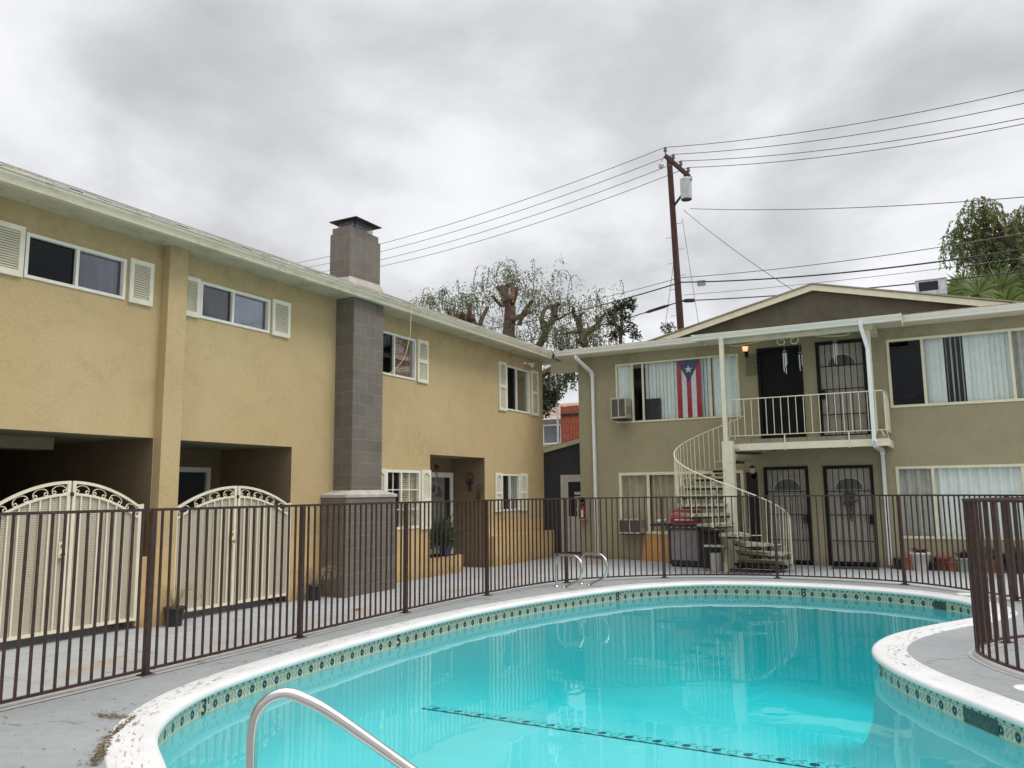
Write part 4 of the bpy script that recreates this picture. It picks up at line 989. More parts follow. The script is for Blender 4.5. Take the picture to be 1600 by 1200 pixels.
# balcony roof, beam, posts
BY = 1.38     # balcony depth (front plane 17.40)
m = MB(TB)
m.add([(4.46, RY + 0.045, 5.215), (8.66, RY + 0.045, 5.215), (8.66, BY + 0.16, 5.035), (4.46, BY + 0.16, 5.035), (4.46, RY + 0.045, 5.235), (8.66, RY + 0.045, 5.235), (8.66, BY + 0.16, 5.045), (4.46, BY + 0.16, 5.045)], [(0, 1, 2, 3), (7, 6, 5, 4), (0, 4, 5, 1), (3, 2, 6, 7), (0, 3, 7, 4), (1, 5, 6, 2)])
m.build('balcony_roof', 'roof_gravel', olv)
m = MB(TB); m.add([(4.46, RY + 0.03, 5.06), (8.66, RY + 0.03, 5.06), (8.66, BY + 0.13, 4.965), (4.46, BY + 0.13, 4.965)], [(0, 1, 2, 3)]); m.box(4.46, 8.66, BY + 0.13, BY + 0.15, 4.92, 5.03); m.box(4.46, 4.48, RY + 0.03, BY + 0.13, 4.97, 5.08); m.box(8.64, 8.66, RY + 0.03, BY + 0.13, 4.97, 5.08); m.build('balcony_soffit', 'cream_eave', olv)
MB(TB).box(5.02, 8.12, BY - 0.06, BY + 0.03, 4.825, 4.955).build('balcony_beam', 'mildewed_eave', olv)
MB(TB).box(7.93, 8.13, 0.0, BY - 0.061, 4.90, 5.03).build('balcony_beam', 'mildewed_eave', olv)
gutter('balcony_gutter', (4.46, BY + 0.151), (8.68, BY + 0.151), TB, 'white_gutter', olv, 4.92, 0.11, 0.11)
MB(TB).box(7.97, 8.07, BY - 0.10, BY, 2.70, 4.823).build('balcony_post', 'stair_paint', olv)
# balcony slab, fascia
bal = MB(TB).box(5.22, 8.26, 0.0, BY - 0.03, 2.60, 2.70).build('balcony', 'ceiling_paint', olv)
m = MB(TB); m.box(5.22, 8.27, BY - 0.03, BY + 0.01, 2.47, 2.615); m.box(8.24, 8.28, 0, BY - 0.031, 2.47, 2.615); m.build('balcony_fascia', 'cream_eave', bal)
m = MB(TB)
for k in range(8): a = 5.24 + k * 0.378; m.box(a, a + 0.368, BY - 0.20, BY + 0.005, 2.618, 2.705)
m.build('balcony_edge_boards', 'ceiling_paint', bal)
m = MB(TB)
for x in (5.8, 7.0): m.box(x, x + 0.06, 0.05, BY - 0.03, 2.50, 2.598)
m.build('joist', 'ceiling_paint', bal)
def bar_row(m, pts, z0, z1, n, w=0.013):
    for k in range(n + 1):
        t_ = k / n; x = pts[0][0] + (pts[1][0] - pts[0][0]) * t_; d = pts[0][1] + (pts[1][1] - pts[0][1]) * t_
        m.box(x - w / 2, x + w / 2, d - w / 2, d + w / 2, z0, z1)
m = MB(TB); x0, x1 = 5.18, 8.25; zt, zb = 3.575, 2.785
m.box(x0, x1, BY + 0.018, BY + 0.046, zt - 0.012, zt + 0.008); m.box(x0, x1, BY + 0.02, BY + 0.044, zb - 0.008, zb + 0.008)
bar_row(m, ((x0 + 0.01, BY + 0.032), (x1 - 0.01, BY + 0.032)), zb, zt - 0.01, 20)
for x in (6.30, 7.55): m.box(x - 0.012, x + 0.012, BY + 0.012, BY + 0.036, 2.45, zb)
rl = m.build('balcony_railing', 'stair_paint', bal)
m = MB(TB); m.box(x1 - 0.02, x1 + 0.01, 0.0, BY + 0.046, zt - 0.012, zt + 0.006); m.box(x1 - 0.02, x1 + 0.01, 0.0, BY + 0.046, zb - 0.01, zb + 0.008)
bar_row(m, ((x1 - 0.005, 0.05), (x1 - 0.005, BY)), zb, zt - 0.01, 11)
m.bar((x1, BY + 0.03, zb), (x1 + 0.02, BY - 0.25, 2.5), 0.02); m.bar((x1 - 0.1, BY + 0.03, zb), (x1 + 0.01, BY - 0.05, 2.5), 0.02)
m.build('side_railing', 'stair_paint', bal)
# downspouts
def spout(name, pts, w, h, parent, mt='white_pipe'):
    m = MB()
    for a, b_ in zip(pts, pts[1:]): m.bar(a, b_, w, h)
    return m.build(name, mt, parent)
sp_ = [(1.20, 18.21, 5.06), (1.20, 18.23, 4.97), (1.42, 18.66, 4.66), (1.43, 18.70, 4.55), (1.44, 18.70, 0.05)]
spout('downspout', sp_, 0.085, 0.065, olv)
spout('downspout', [(7.93, 17.16, 4.99), (7.93, 17.18, 4.86), (8.02, 17.28, 4.42), (8.02, 17.28, 2.56)], 0.09, 0.07, olv)
spout('downspout', [(8.02, 17.28, 2.56), (8.03, 17.36, 2.48), (8.06, 18.66, 2.43), (8.06, 18.70, 2.36), (8.06, 18.70, 0.04)], 0.09, 0.07, olv)
# scroll ironwork below the balcony beam
def spiral(c, r0, r1, a0, turns, sgn=1, n=22, plane=None):
    return [(c[0] + (r0 + (r1 - r0) * k / n) * math.cos(a0 + sgn * turns * 2 * PI * k / n), c[1], c[2] + (r0 + (r1 - r0) * k / n) * math.sin(a0 + sgn * turns * 2 * PI * k / n)) for k in range(n + 1)]
m = MB(TB); dd = BY - 0.1; cxm = 6.45; zc_ = 4.80
for s in (-1, 1):
    sp1 = [(cxm + s * 0.12 + s * (0.03 + 0.085 * k / 20) * math.cos(-2.2 * PI * (1 - k / 20) + PI * 0.5), dd, zc_ - 0.02 + (0.03 + 0.085 * k / 20) * math.sin(-2.2 * PI * (1 - k / 20) + PI * 0.5)) for k in range(21)]
    m.tube(sp1, 0.009, 6)
    e0 = sp1[-1]; xe = cxm + s * 1.15
    m.tube([tuple(p) for p in smoothline([e0, (cxm + s * 0.4, dd, zc_ + 0.06), (cxm + s * 0.8, dd, zc_ + 0.0), (xe, dd, zc_ - 0.02), (xe + s * 0.09, dd, zc_ + 0.05), (xe + s * 0.03, dd, zc_ + 0.13), (xe - s * 0.04, dd, zc_ + 0.08)], 0.04)], 0.009, 6)
m.build('scroll_ironwork', 'stair_paint', olv)
# wall lanterns
def lantern(x, z, lit):
    m = MB(TB); m.box(x - 0.04, x + 0.04, 0.001, 0.02, z - 0.16, z + 0.02); m.tube([(x, 0.02, z - 0.08), (x, 0.09, z - 0.12), (x, 0.12, z - 0.05)], 0.01, 6)
    m.lathe((x, 0.12, z + 0.10), [(0.075, -0.03), (0.05, 0.0), (0.01, 0.04)], 8); m.lathe((x, 0.12, z - 0.06), [(0.02, -0.02), (0.05, 0.0), (0.052, 0.01)], 8)
    r_ = m.build('wall_lantern', 'black_iron', olv, label='lit upper lantern' if lit else 'unlit lower lantern')
    MB(TB).lathe((x, 0.12, z), [(0.045, -0.048), (0.065, 0.02), (0.07, 0.068)], 12).build('lantern_glass', 'lit_lamp_glass' if lit else 'lamp_glass', r_)
lantern(5.31, 4.88, True); lantern(5.33, 2.05, False)
# grey cooler on the roof
m = MB(); A = Matrix.Rotation(R(2), 3, 'Z')
cl = thing('rooftop_cooler', (9.3, 24.0, 5.3), 'galvanized box cooler with dark louvre opening on the roof before the palm', 'cooler')
xx0, xx1, yy0, yy1, zz0, zz1 = 8.86, 9.60, 24.0, 24.7, 5.35, 7.22
ROOFC = (xx0, xx1, yy0, yy1)
m = MB(); m.box(xx0, xx1, yy0, yy1, 6.83, 7.25); m.box(xx0 - 0.02, xx1 + 0.02, yy0 - 0.02, yy1 + 0.02, 7.25, 7.28); m.build('cooler_case', 'galvanized', cl, bevel=0.01)
MB().box(xx0 + 0.07, xx1 - 0.20, yy0 - 0.012, yy0 - 0.002, 6.96, 7.21).build('louvre_opening', 'vent_dark', cl)
m = MB()
for x in (xx0 + 0.05, xx1 - 0.09):
    for y in (yy0 + 0.05, yy1 - 0.09): m.box(x, x + 0.04, y, y + 0.04, 5.45, 6.83)
m.build('cooler_stand', 'galvanized', cl)

# ---------------------------------------------------------------- pool fences
def pool_fence(name, line, posts, label, mt, pk=0.019, post_w=0.05, step=0.11, top=1.51, bot=0.055):
    P = smoothline([(x, y, 0) for x, y in line], 0.06); L = arclen(P)
    ps = []
    for q in posts:
        i = min(range(len(P)), key=lambda k: (P[k] - Vector((q[0], q[1], 0))).length); ps.append(L[i])
    ps.sort()
    root = thing(name, tuple(at_len(P, L, ps[len(ps) // 2])[0]), label, 'fence')
    for s in ps:
        p, t_ = at_len(P, L, s); n_ = Vector((-t_.y, t_.x, 0))
        def T(u, d, z): return p + t_ * u + n_ * d + Vector((0, 0, z))
        h = post_w / 2
        m = MB(T); m.box(-h, h, -h, h, 0.0, top + 0.012); m.box(-0.065, 0.065, -0.05, 0.05, -0.01, 0.014)
        for a in (-0.05, 0.05): m.box(a - 0.008, a + 0.008, -0.008, 0.008, 0.014, 0.026)
        m.build('post', mt, root)
    for a, b_ in zip(ps, ps[1:]):
        m = MB(); k = max(2, int((b_ - a) / 0.12)); pts = [at_len(P, L, a + (b_ - a) * i / k) for i in range(k + 1)]
        for z, w, h, nm_ in ((top, 0.034, 0.026, 'top_rail'), (bot, 0.028, 0.024, 'bottom_rail')):
            ring = []
            for p, t_ in pts:
                n_ = Vector((-t_.y, t_.x, 0)); ring += [tuple(p + n_ * i * w / 2 + Vector((0, 0, z + j * h / 2))) for i, j in ((-1, -1), (1, -1), (1, 1), (-1, 1))]
            fs = []
            for i in range(k):
                for c in range(4): fs.append((i * 4 + c, i * 4 + (c + 1) % 4, i * 4 + 4 + (c + 1) % 4, i * 4 + 4 + c))
            m.add(ring, fs); m.build(nm_, mt, root); m = MB()
        m = MB(); n_p = int(round((b_ - a) / step))
        for i in range(1, n_p):
            p, t_ = at_len(P, L, a + (b_ - a) * i / n_p); n_ = Vector((-t_.y, t_.x, 0)); jit = rnd.uniform(-0.007, 0.007)
            def T(u, d, z): return p + t_ * (u + jit * z) + n_ * d + Vector((0, 0, z))
            m.T = T; h = pk / 2; m.box(-h, h, -h, h, bot + 0.012, top - 0.013)
        m.T = TW; m.build('pickets', mt, root)
    return root
pool_fence('pool_fence', FENCE, [f for f in FENCE], 'long dark brown metal picket fence curving between the pool and the buildings', 'fence_paint')
pool_fence('pool_fence', NEARF, [(11.6, 7.5), (10.4, 7.76), (9.66, 10.06), (11.4, 11.5)], 'nearer brown picket fence bending round in a tight curve at the right edge', 'near_fence_paint', 0.021, 0.05, 0.145)

# ---------------------------------------------------------------- arched driveway gates
def arch_gate(y0, y1, top, side, label, hx=0.02):
    yc = (y0 + y1) / 2; hw = (y1 - y0) / 2
    root = thing('arched_gate', (hx, yc, 0), label, 'gate', 'cream arched metal gates in the wall openings')
    def zt(y): k = (y - yc) / hw; return side + (top - side) * (1 - abs(k) ** 2.0)
    gap = 0.145
    def T(u, d, z): return Vector((hx + d, u, z))
    for s in (-1, 1):
        a, b_ = (y0, yc - 0.012) if s < 0 else (yc + 0.012, y1)
        m = MB(T); K = 14
        for off, w in ((0.0, 0.035), (-gap, 0.028)):
            pr = [(a + (b_ - a) * k / K) for k in range(K + 1)]
            for u0, u1 in zip(pr, pr[1:]):
                m.add([(u0, -w / 2, zt(u0) + off - w), (u1, -w / 2, zt(u1) + off - w), (u1, w / 2, zt(u1) + off - w), (u0, w / 2, zt(u0) + off - w),
                       (u0, -w / 2, zt(u0) + off), (u1, -w / 2, zt(u1) + off), (u1, w / 2, zt(u1) + off), (u0, w / 2, zt(u0) + off)],
                      [(0, 3, 2, 1), (4, 5, 6, 7), (0, 1, 5, 4), (3, 7, 6, 2)])
        ie, oe = (b_, a) if s < 0 else (a, b_)
        for e, w in ((ie, 0.042), (oe, 0.042)):
            u0, u1 = (e - w, e) if e == b_ else (e, e + w)
            m.box(u0, u1, -0.019, 0.019, 0.07, zt((u0 + u1) / 2) + (0.0 if e == ie else 0.02))
        m.box(a + 0.04, b_ - 0.04, -0.017, 0.017, 0.075, 0.11)
        leaf = m.build('gate_leaf', 'gate_paint', root)
        m = MB(T); nb = 8
        for k in range(1, nb):
            u = a + (b_ - a) * k / nb; m.box(u - 0.008, u + 0.008, -0.004, 0.012, 0.11, zt(u) - gap - 0.02)
        m.build('pickets', 'gate_paint', leaf)
        m = MB(T); pts = []
        for k in range(K + 1): u = a + 0.02 + (b_ - a - 0.04) * k / K; pts += [(u, -0.012, 0.085), (u, -0.012, zt(u) - gap - 0.012)]
        m.add(pts, [(2 * k, 2 * k + 2, 2 * k + 3, 2 * k + 1) for k in range(K)]); m.build('mesh_panel', 'perforated_sheet', leaf)
        m = MB(T); ns = 4; sc_ = (b_ - a) / (ns + 0.35)
        for k in range(ns):
            u = a + (b_ - a) * (k + 0.5) / ns * 0.96 + 0.02 * (b_ - a); zz = zt(u) - gap * 0.56 - 0.018
            sl = (zt(u + 0.02) - zt(u - 0.02)) / 0.04
            cs, sn = math.cos(math.atan(sl)), math.sin(math.atan(sl))
            def tr(x, y): return (u + x * cs - y * sn, 0.0, zz + x * sn + y * cs)
            pts = []
            for i in range(15):     # arch of the C
                an = PI * (1.08 - 1.16 * i / 14); pts.append((0.088 * math.cos(an), -0.012 + 0.060 * math.sin(an)))
            def curl(cx_c, sg):
                r = []
                for i in range(11): an = (PI if sg < 0 else 0) + sg * (-1) * (-1) * 0 ; 
                return r
            cl_ = []; cr_ = []
            for i in range(13):
                k_ = i / 12; rr = 0.026 * (1 - 0.55 * k_); an = PI * 1.0 + 2.2 * PI * k_ * 0.85
                cl_.append((-0.062 + rr * math.cos(an), -0.022 + rr * math.sin(an)))
                cr_.append((0.062 - rr * math.cos(an), -0.022 + rr * math.sin(an)))
            m.tube([tr(*p) for p in cl_[::-1] + pts + cr_], 0.0065, 5)
        m.build('scrollwork', 'gate_paint', leaf)
        if s < 0:
            ul = b_ - 0.075
            l = MB(T); l.box(ul - 0.035, ul + 0.035, 0.019, 0.026, 0.93, 1.12); lp = l.build('lock_plate', 'gate_paint', leaf)
            MB(T).tube([(ul, 0.026, 1.075), (ul, 0.040, 1.075)], 0.021, 12).build('keyhole', 'brass', lp)
            MB(T).tube([(ul, 0.026, 0.975), (ul, 0.05, 0.975), (ul, 0.066, 0.975), (ul, 0.082, 0.975)], 0.02, 12, True, [0.014, 0.013, 0.029, 0.018]).build('knob', 'brass', lp)
    m = MB(T); m.box(yc - 0.02, yc + 0.02, 0.02, 0.03, top - gap - 0.035, top - gap + 0.01); m.build('latch', 'vent_dark', root)
    m = MB(T); m.box(y1 + 0.002, y1 + 0.03, -0.02, 0.02, 0.0, side + 0.04); m.box(y0 - 0.03, y0 - 0.002, -0.02, 0.02, 0.0, side + 0.04); m.build('gate_post', 'gate_paint', root)
arch_gate(4.93, 6.84, 1.83, 1.50, 'cream arched gate with brass knob in the opening nearest the camera')
arch_gate(7.36, 9.50, 1.775, 1.47, 'cream arched gate between the pier and the chimney')

# ---------------------------------------------------------------- spiral stair
SX, SY, SR = 5.17, 17.20, 1.16
st = thing('spiral_staircase', (SX, SY, 0), 'cream metal spiral staircase with weathered treads climbing to the balcony', 'staircase')
m = MB(); m.box(SX - 0.125, SX + 0.10, SY - 0.11, SY + 0.11, 0.0, 2.67); m.box(SX - 0.17, SX + 0.15, SY - 0.15, SY + 0.15, 0, 0.012); m.build('centre_column', 'stair_paint', st)
m = MB(); m.box(SX - 0.10, SX - 0.01, SY - 0.045, SY + 0.045, 2.67, 4.99); m.build('upper_post', 'stair_paint', st)
NT = 13; rise = 2.70 / (NT + 1)
ang = lambda k: R(-4 - 24.0 * k)
def sp(an, r, z): return (SX + r * math.cos(an), SY + r * math.sin(an), z)
for k in range(NT):
    a0, a1 = ang(k) + R(15), ang(k) - R(13); z = rise * (k + 1)
    m = MB(); r1 = SR - 0.03
    def wedge(z0, z1, ri, ro, w0, w1):
        am = (a0 + a1) / 2
        d = Vector((math.cos(am), math.sin(am), 0)); s = Vector((-d.y, d.x, 0)); c = Vector((SX, SY, 0))
        q = [c + d * ri - s * w0, c + d * ro - s * w1, c + d * (ro + 0.03), c + d * ro + s * w1, c + d * ri + s * w0]
        return [tuple(p + Vector((0, 0, z0))) for p in q] + [tuple(p + Vector((0, 0, z1))) for p in q]
    fs = [(4, 3, 2, 1, 0), (5, 6, 7, 8, 9)] + [(i, (i + 1) % 5, 5 + (i + 1) % 5, 5 + i) for i in range(5)]
    m.add(wedge(z - 0.055, z, 0.10, r1, 0.07, 0.30), fs); tr_ = m.build('tread', 'tread_wood', st)
    m = MB(); m.add(wedge(z - 0.10, z - 0.056, 0.09, r1 - 0.10, 0.04, 0.14), fs); m.build('tread_bracket', 'tread_dark', tr_)  # bracket coloured dark to paint in the riser shadow below each tread
for k in range(2):      # stacked boards carrying the lowest treads
    m = MB(); a0 = ang(k)
    c = (SX + 0.62 * math.cos(a0), SY + 0.62 * math.sin(a0)); m.bar((SX + 0.1, SY - 0.05 * k, 0.05 + 0.05 * k), (SX + 1.05 * math.cos(a0), SY + 1.0 * math.sin(a0), 0.05 + 0.05 * k), 0.34 - 0.08 * k, 0.05); m.build('base_board', 'tread_dark', st)
H = 0.93
def railz(an_deg):      # an_deg measured clockwise from the first tread
    return rise * (an_deg / 24.0 + 1) + H
rp = []
for i in range(0, 62):
    dg = -10 + 5.3 * i
    if dg > 272: break
    zz = min(railz(dg), 3.60); rp.append(sp(R(-4 - dg), SR, zz))
m = MB(); m.tube(rp, 0.014, 6); m.build('handrail', 'stair_paint', st)
m = MB(); m.bar(sp(R(6), SR, 0.0), sp(R(6), SR, railz(-10)), 0.024)
m.build('newel', 'stair_paint', st)
for k in range(NT):
    m = MB(); dg0 = 24.0 * k - 4; z0 = rise * (k + 1)
    if dg0 > 262: continue
    p0 = sp(R(-4 - dg0), SR, z0 - 0.06); m.bar(p0, sp(R(-4 - dg0), SR, min(railz(dg0), 3.6)), 0.017)
    zb_ = z0 + 0.16
    if dg0 + 24 < 275:
        p1 = sp(R(-4 - dg0 - 24), SR, zb_); m.bar(sp(R(-4 - dg0), SR, zb_), p1, 0.014)
        for j in range(1, 4):
            a_ = R(-4 - dg0 - 6 * j); q0 = sp(R(-4 - dg0), SR, zb_); q = tuple(Vector(q0).lerp(Vector(p1), j / 4))
            zt_ = min(railz(dg0 + 6 * j), 3.6); m.bar(q, (sp(a_, SR, 0)[0], sp(a_, SR, 0)[1], zt_), 0.013)
    m.box(p0[0] - 0.02, p0[0] + 0.02, p0[1] - 0.02, p0[1] + 0.02, z0 - 0.07, z0 + 0.01)
    m.build('balusters', 'stair_paint', st)

# ---------------------------------------------------------------- pool rails
def bend(pts, r, n=16, step=0.03): return [tuple(p) for p in smoothline(pts, step)]
o = MB().tube(bend([(6.618, 2.54, -0.02), (6.618, 2.54, 0.3), (6.622, 2.53, 0.56), (6.635, 2.522, 0.67), (6.66, 2.52, 0.745), (6.705, 2.537, 0.797), (6.77, 2.569, 0.818), (6.845, 2.61, 0.79), (6.95, 2.68, 0.715), (7.207, 2.86, 0.488), (7.50, 3.06, 0.235), (7.80, 3.27, -0.03), (7.95, 3.37, -0.2), (8.0, 3.4, -0.8)], 0), 0.0235, 20).build('handrail', 'stainless')
tag(o, 'stainless steel tube handrail in front of the camera descending into the pool', 'handrail')
lad = thing('pool_ladder', (3.4, 12.9, 0), 'pair of looped stainless ladder rails at the far left pool edge', 'pool ladder')
dr_ = Vector((0.93, -0.36, 0)); 
for (bx, by) in ((3.25, 12.72), (3.50, 13.22)):
    pr = [(-0.12, 0.0), (-0.12, 0.25), (-0.11, 0.43), (-0.05, 0.52), (0.06, 0.55), (0.25, 0.55), (0.38, 0.54), (0.48, 0.47), (0.52, 0.36), (0.50, 0.24), (0.42, 0.15), (0.25, 0.08), (0.08, 0.01)]
    MB().tube(bend([(bx + dr_.x * s, by + dr_.y * s, z) for s, z in pr], 0), 0.02, 14).build('rail', 'stainless', lad)
    m = MB()
    for s in (-0.12, 0.07): m.lathe((bx + dr_.x * s, by + dr_.y * s, 0.0), [(0.045, 0.0), (0.045, 0.012), (0.03, 0.025)], 14)
    m.build('flange', 'stainless', lad)

# ---------------------------------------------------------------- things by the olive building
def window_ac(x0, x1, z0, z1, dp, label):
    r_ = thing('window_air_conditioner', (x0, Y1, z0), label, 'air conditioner')
    m = MB(TB); m.box(x0, x1, -0.05, dp, z0, z1); m.box(x0 - 0.015, x1 + 0.015, dp, dp + 0.012, z0 - 0.012, z0 + 0.03); m.box(x0 - 0.015, x1 + 0.015, dp, dp + 0.012, z1 - 0.03, z1 + 0.012)
    for x in (x0 - 0.015, (x0 + x1) / 2 - 0.012, x1 - 0.015): m.box(x, x + 0.03, dp, dp + 0.011, z0 + 0.03, z1 - 0.03)
    m.build('case', 'ac_beige', r_, bevel=0.006)
    MB(TB).box(x0 + 0.015, x1 - 0.015, dp + 0.002, dp + 0.006, z0 + 0.03, z1 - 0.03).build('rear_grille', 'ac_dark', r_)
    m = MB(TB)
    for k in range(12): z = z0 + 0.05 + (z1 - z0 - 0.1) * k / 11; m.box(x0 + 0.02, x1 - 0.02, dp + 0.006, dp + 0.009, z, z + 0.006)
    for k in range(4): z = z0 + 0.12 + 0.05 * k; m.box(x1, x1 + 0.003, 0.06, dp - 0.06, z, z + 0.02)
    m.build('fins', 'ac_dark', r_)
    MB(TB).box(x0, x1, 0.0, dp - 0.05, z0 - 0.035, z0 - 0.014).build('support', 'tread_dark', r_)
window_ac(2.05, 2.42, 3.42, 3.91, 0.42, 'beige window air conditioner in the upper flag window')
window_ac(2.13, 2.68, 0.62, 0.96, 0.34, 'beige window air conditioner in the ground floor window above the plywood')
# dark photo propped in the window
o = MB(TB).box(2.76, 3.16, -0.10, -0.08, 3.37, 3.90).build('propped_picture', 'screen_dark'); tag(o, 'dark picture propped inside the upper window right of the air conditioner', 'picture')
# flag of five vertical bars with a star in a triangle
fg = thing('flag', (3.9, Y1, 3.4), 'red and white striped flag with a white star on blue hanging in the window', 'flag')
fu0, fu1, fz0, fz1 = 3.60, 4.19, 3.38, 4.79
def fw_(u, z, e=0.0): return (u, -0.052 + 0.010 * math.sin((u - fu0) * 16 + z * 2) + e * 0.6, z)
def fgrid(cols, mi_of):
    m = MB(TB); nz = 10
    for c in range(5):
        m.mi = mi_of(c); a = fu0 + (fu1 - fu0) * c / 5; b_ = fu0 + (fu1 - fu0) * (c + 1) / 5
        for i in range(2):
            for k in range(nz):
                x0, x1 = a + (b_ - a) * i / 2, a + (b_ - a) * (i + 1) / 2; z0, z1 = fz0 + (fz1 - fz0) * k / nz, fz0 + (fz1 - fz0) * (k + 1) / nz
                m.quad(fw_(x0, z0), fw_(x1, z0), fw_(x1, z1), fw_(x0, z1))
    return m
fgrid(5, lambda c: c % 2).build('flag_cloth', ['flag_red', 'flag_white'], fg)
m = MB(TB); K = 12; uc = (fu0 + fu1) / 2; zap = fz1 - 0.56
for k in range(K):
    t0, t1 = k / K, (k + 1) / K
    h0, h1 = (fu1 - fu0) / 2 * (1 - t0), (fu1 - fu0) / 2 * (1 - t1); za, zb_ = fz1 - 0.56 * t0, fz1 - 0.56 * t1
    for j in range(4):
        s0, s1 = -1 + j / 2, -0.5 + j / 2
        m.quad(fw_(uc + h0 * s0, za, 0.006), fw_(uc + h0 * s1, za, 0.006), fw_(uc + h1 * s1, zb_, 0.006), fw_(uc + h1 * s0, zb_, 0.006))
m.build('triangle', 'flag_blue', fg)
m = MB(TB); c = (uc, fz1 - 0.24)
pts = [(c[0] + (0.105 if i % 2 == 0 else 0.042) * math.sin(PI * i / 5), c[1] + (0.105 if i % 2 == 0 else 0.042) * math.cos(PI * i / 5)) for i in range(10)]
for i in range(10): m.add([fw_(c[0], c[1], 0.012), fw_(*pts[i], 0.012), fw_(*pts[(i + 1) % 10], 0.012)], [(0, 1, 2)])
m.build('star', 'flag_white', fg)
# plywood boards
m = MB(); m.add([(2.66, 18.55, -0.028), (3.42, 18.50, -0.028), (3.42, 18.68, 0.58), (2.66, 18.72, 0.57), (2.66, 18.57, -0.028), (3.42, 18.52, -0.028), (3.42, 18.70, 0.58), (2.66, 18.74, 0.57)], [(0, 1, 2, 3), (7, 6, 5, 4), (0, 4, 5, 1), (1, 5, 6, 2), (2, 6, 7, 3), (3, 7, 4, 0)])
tag(m.build('plywood_board', 'plywood'), 'taller orange plywood board leaning on the wall below the window', 'plywood')
m = MB(); m.add([(3.28, 18.30, -0.028), (3.85, 18.28, -0.028), (3.85, 18.40, 0.36), (3.28, 18.42, 0.36), (3.28, 18.32, -0.028), (3.85, 18.30, -0.028), (3.85, 18.42, 0.36), (3.28, 18.44, 0.36)], [(0, 1, 2, 3), (7, 6, 5, 4), (0, 4, 5, 1), (1, 5, 6, 2), (2, 6, 7, 3), (3, 7, 4, 0)])
tag(m.build('plywood_board', 'plywood'), 'lower orange plywood board next to the grill cart', 'plywood')
# grill
G0 = Vector((4.05, 17.62, -0.03))
gr = thing('barbecue_grill', tuple(G0), 'red lidded gas barbecue grill on a black cart with grey front, under the stair', 'grill')
def TG(u, d, z): return G0 + Vector((u, -d, z))
m = MB(TG)
for u in (-0.36, 0.32):
    for d in (-0.2, 0.2): m.box(u, u + 0.05, d - 0.02, d + 0.02, 0.05, 0.84)
m.box(-0.36, 0.37, -0.24, 0.24, 0.05, 0.13); m.box(-0.40, 0.42, -0.25, 0.25, 0.80, 0.90); m.build('cart', 'black_plastic', gr)
MB(TG).box(-0.30, 0.31, 0.20, 0.225, 0.14, 0.79).build('front_panel', 'bbq_panel', gr, bevel=0.008)
m = MB(TG); K = 10; L_ = []
for k in range(K + 1):
    a = PI * k / K; L_.append((0.24 * -math.cos(a) * 1.0, 0.93 + 0.30 * math.sin(a) ** 0.75))
pts = [(-0.30, d, z) for d, z in L_] + [(0.30, d, z) for d, z in L_]
m.add(pts, [(k, k + 1, K + 2 + k, K + 1 + k) for k in range(K)] + [tuple(range(K + 1))[::-1], tuple(range(K + 1, 2 * K + 2))], False)
lid = m.build('lid', 'bbq_red', gr, bevel=0.01)
m = MB(TG); m.tube([(-0.18, 0.27, 1.02), (0.24, 0.27, 1.02)], 0.014, 8); m.box(-0.16, -0.14, 0.2, 0.27, 1.01, 1.03); m.box(0.20, 0.22, 0.2, 0.27, 1.01, 1.03); m.build('lid_handle', 'label_white', lid)
m = MB(TG); m.box(-0.78, -0.37, -0.2, 0.2, 0.88, 0.92); m.box(0.38, 0.66, -0.2, 0.2, 0.88, 0.92); m.build('side_shelf', 'black_plastic', gr)
m = MB(TG)
for k in range(5): m.tube([(-0.26 + 0.13 * k, 0.25, 0.86), (-0.26 + 0.13 * k, 0.285, 0.86)], 0.022, 10)
m.build('control_knobs', 'metal_grey', gr)
m = MB(TG)
for u in (-0.33, 0.34): m.tube([(u - 0.02, 0.0, 0.05), (u + 0.02, 0.0, 0.05)], 0.05, 12)
m.build('wheels', 'black_plastic', gr)
m = MB(TG); P = [(0.40 + 0.16 * i / 6, 0.215 + 0.012 * math.sin(i * 1.9)) for i in range(7)]
m.add([(u, d, z) for u, d in P for z in (0.925, 0.62 - 0.05 * math.sin(u * 30))], [(2 * i, 2 * i + 2, 2 * i + 3, 2 * i + 1) for i in range(6)]); m.add([(P[0][0], -0.1, 0.927), (P[-1][0], -0.1, 0.927), (P[-1][0], 0.22, 0.926), (P[0][0], 0.22, 0.926)], [(0, 1, 2, 3)])
tag(m.build('towel', 'towel'), 'dark grey towel hanging over the right shelf of the grill', 'towel')
m = MB(TG); m.lathe((-0.58, 0.0, 0.92), [(0.06, 0), (0.11, 0.02), (0.12, 0.09), (0.11, 0.10), (0.10, 0.03)], 16); tag(m.build('tray', 'label_white'), 'small pale pan on the left shelf of the grill', 'pan')
# dark bin beside grill, bucket, small table
m = MB(); m.box(4.42, 4.80, 17.35, 17.75, -0.03, 0.72); b0 = m.build('storage_bin', 'black_plastic', bevel=0.03); tag(b0, 'black storage bin between the grill and the stair column', 'bin')
m = MB(); m.box(4.36, 4.84, 17.30, 17.80, 0.721, 0.76); m.build('bin_lid', 'black_plastic', b0, bevel=0.01)
bk = MB().lathe((4.86, 16.90, -0.03), [(0.10, 0.0), (0.125, 0.32), (0.13, 0.33), (0.13, 0.36), (0.118, 0.36), (0.10, 0.05)], 20).build('bucket', 'bucket_white'); tag(bk, 'white plastic bucket at the foot of the stair column', 'bucket')
sh_ = thing('side_table', (4.85, 16.9, 0), 'low white topped table over the bucket at the foot of the stair', 'table')
MB().box(4.66, 5.06, 16.74, 17.06, 0.46, 0.50).build('table_top', 'label_white', sh_)
m = MB()
for x in (4.68, 5.02):
    for y in (16.76, 17.02): m.box(x, x + 0.02, y, y + 0.02, -0.03, 0.46)
m.build('legs', 'tread_dark', sh_)
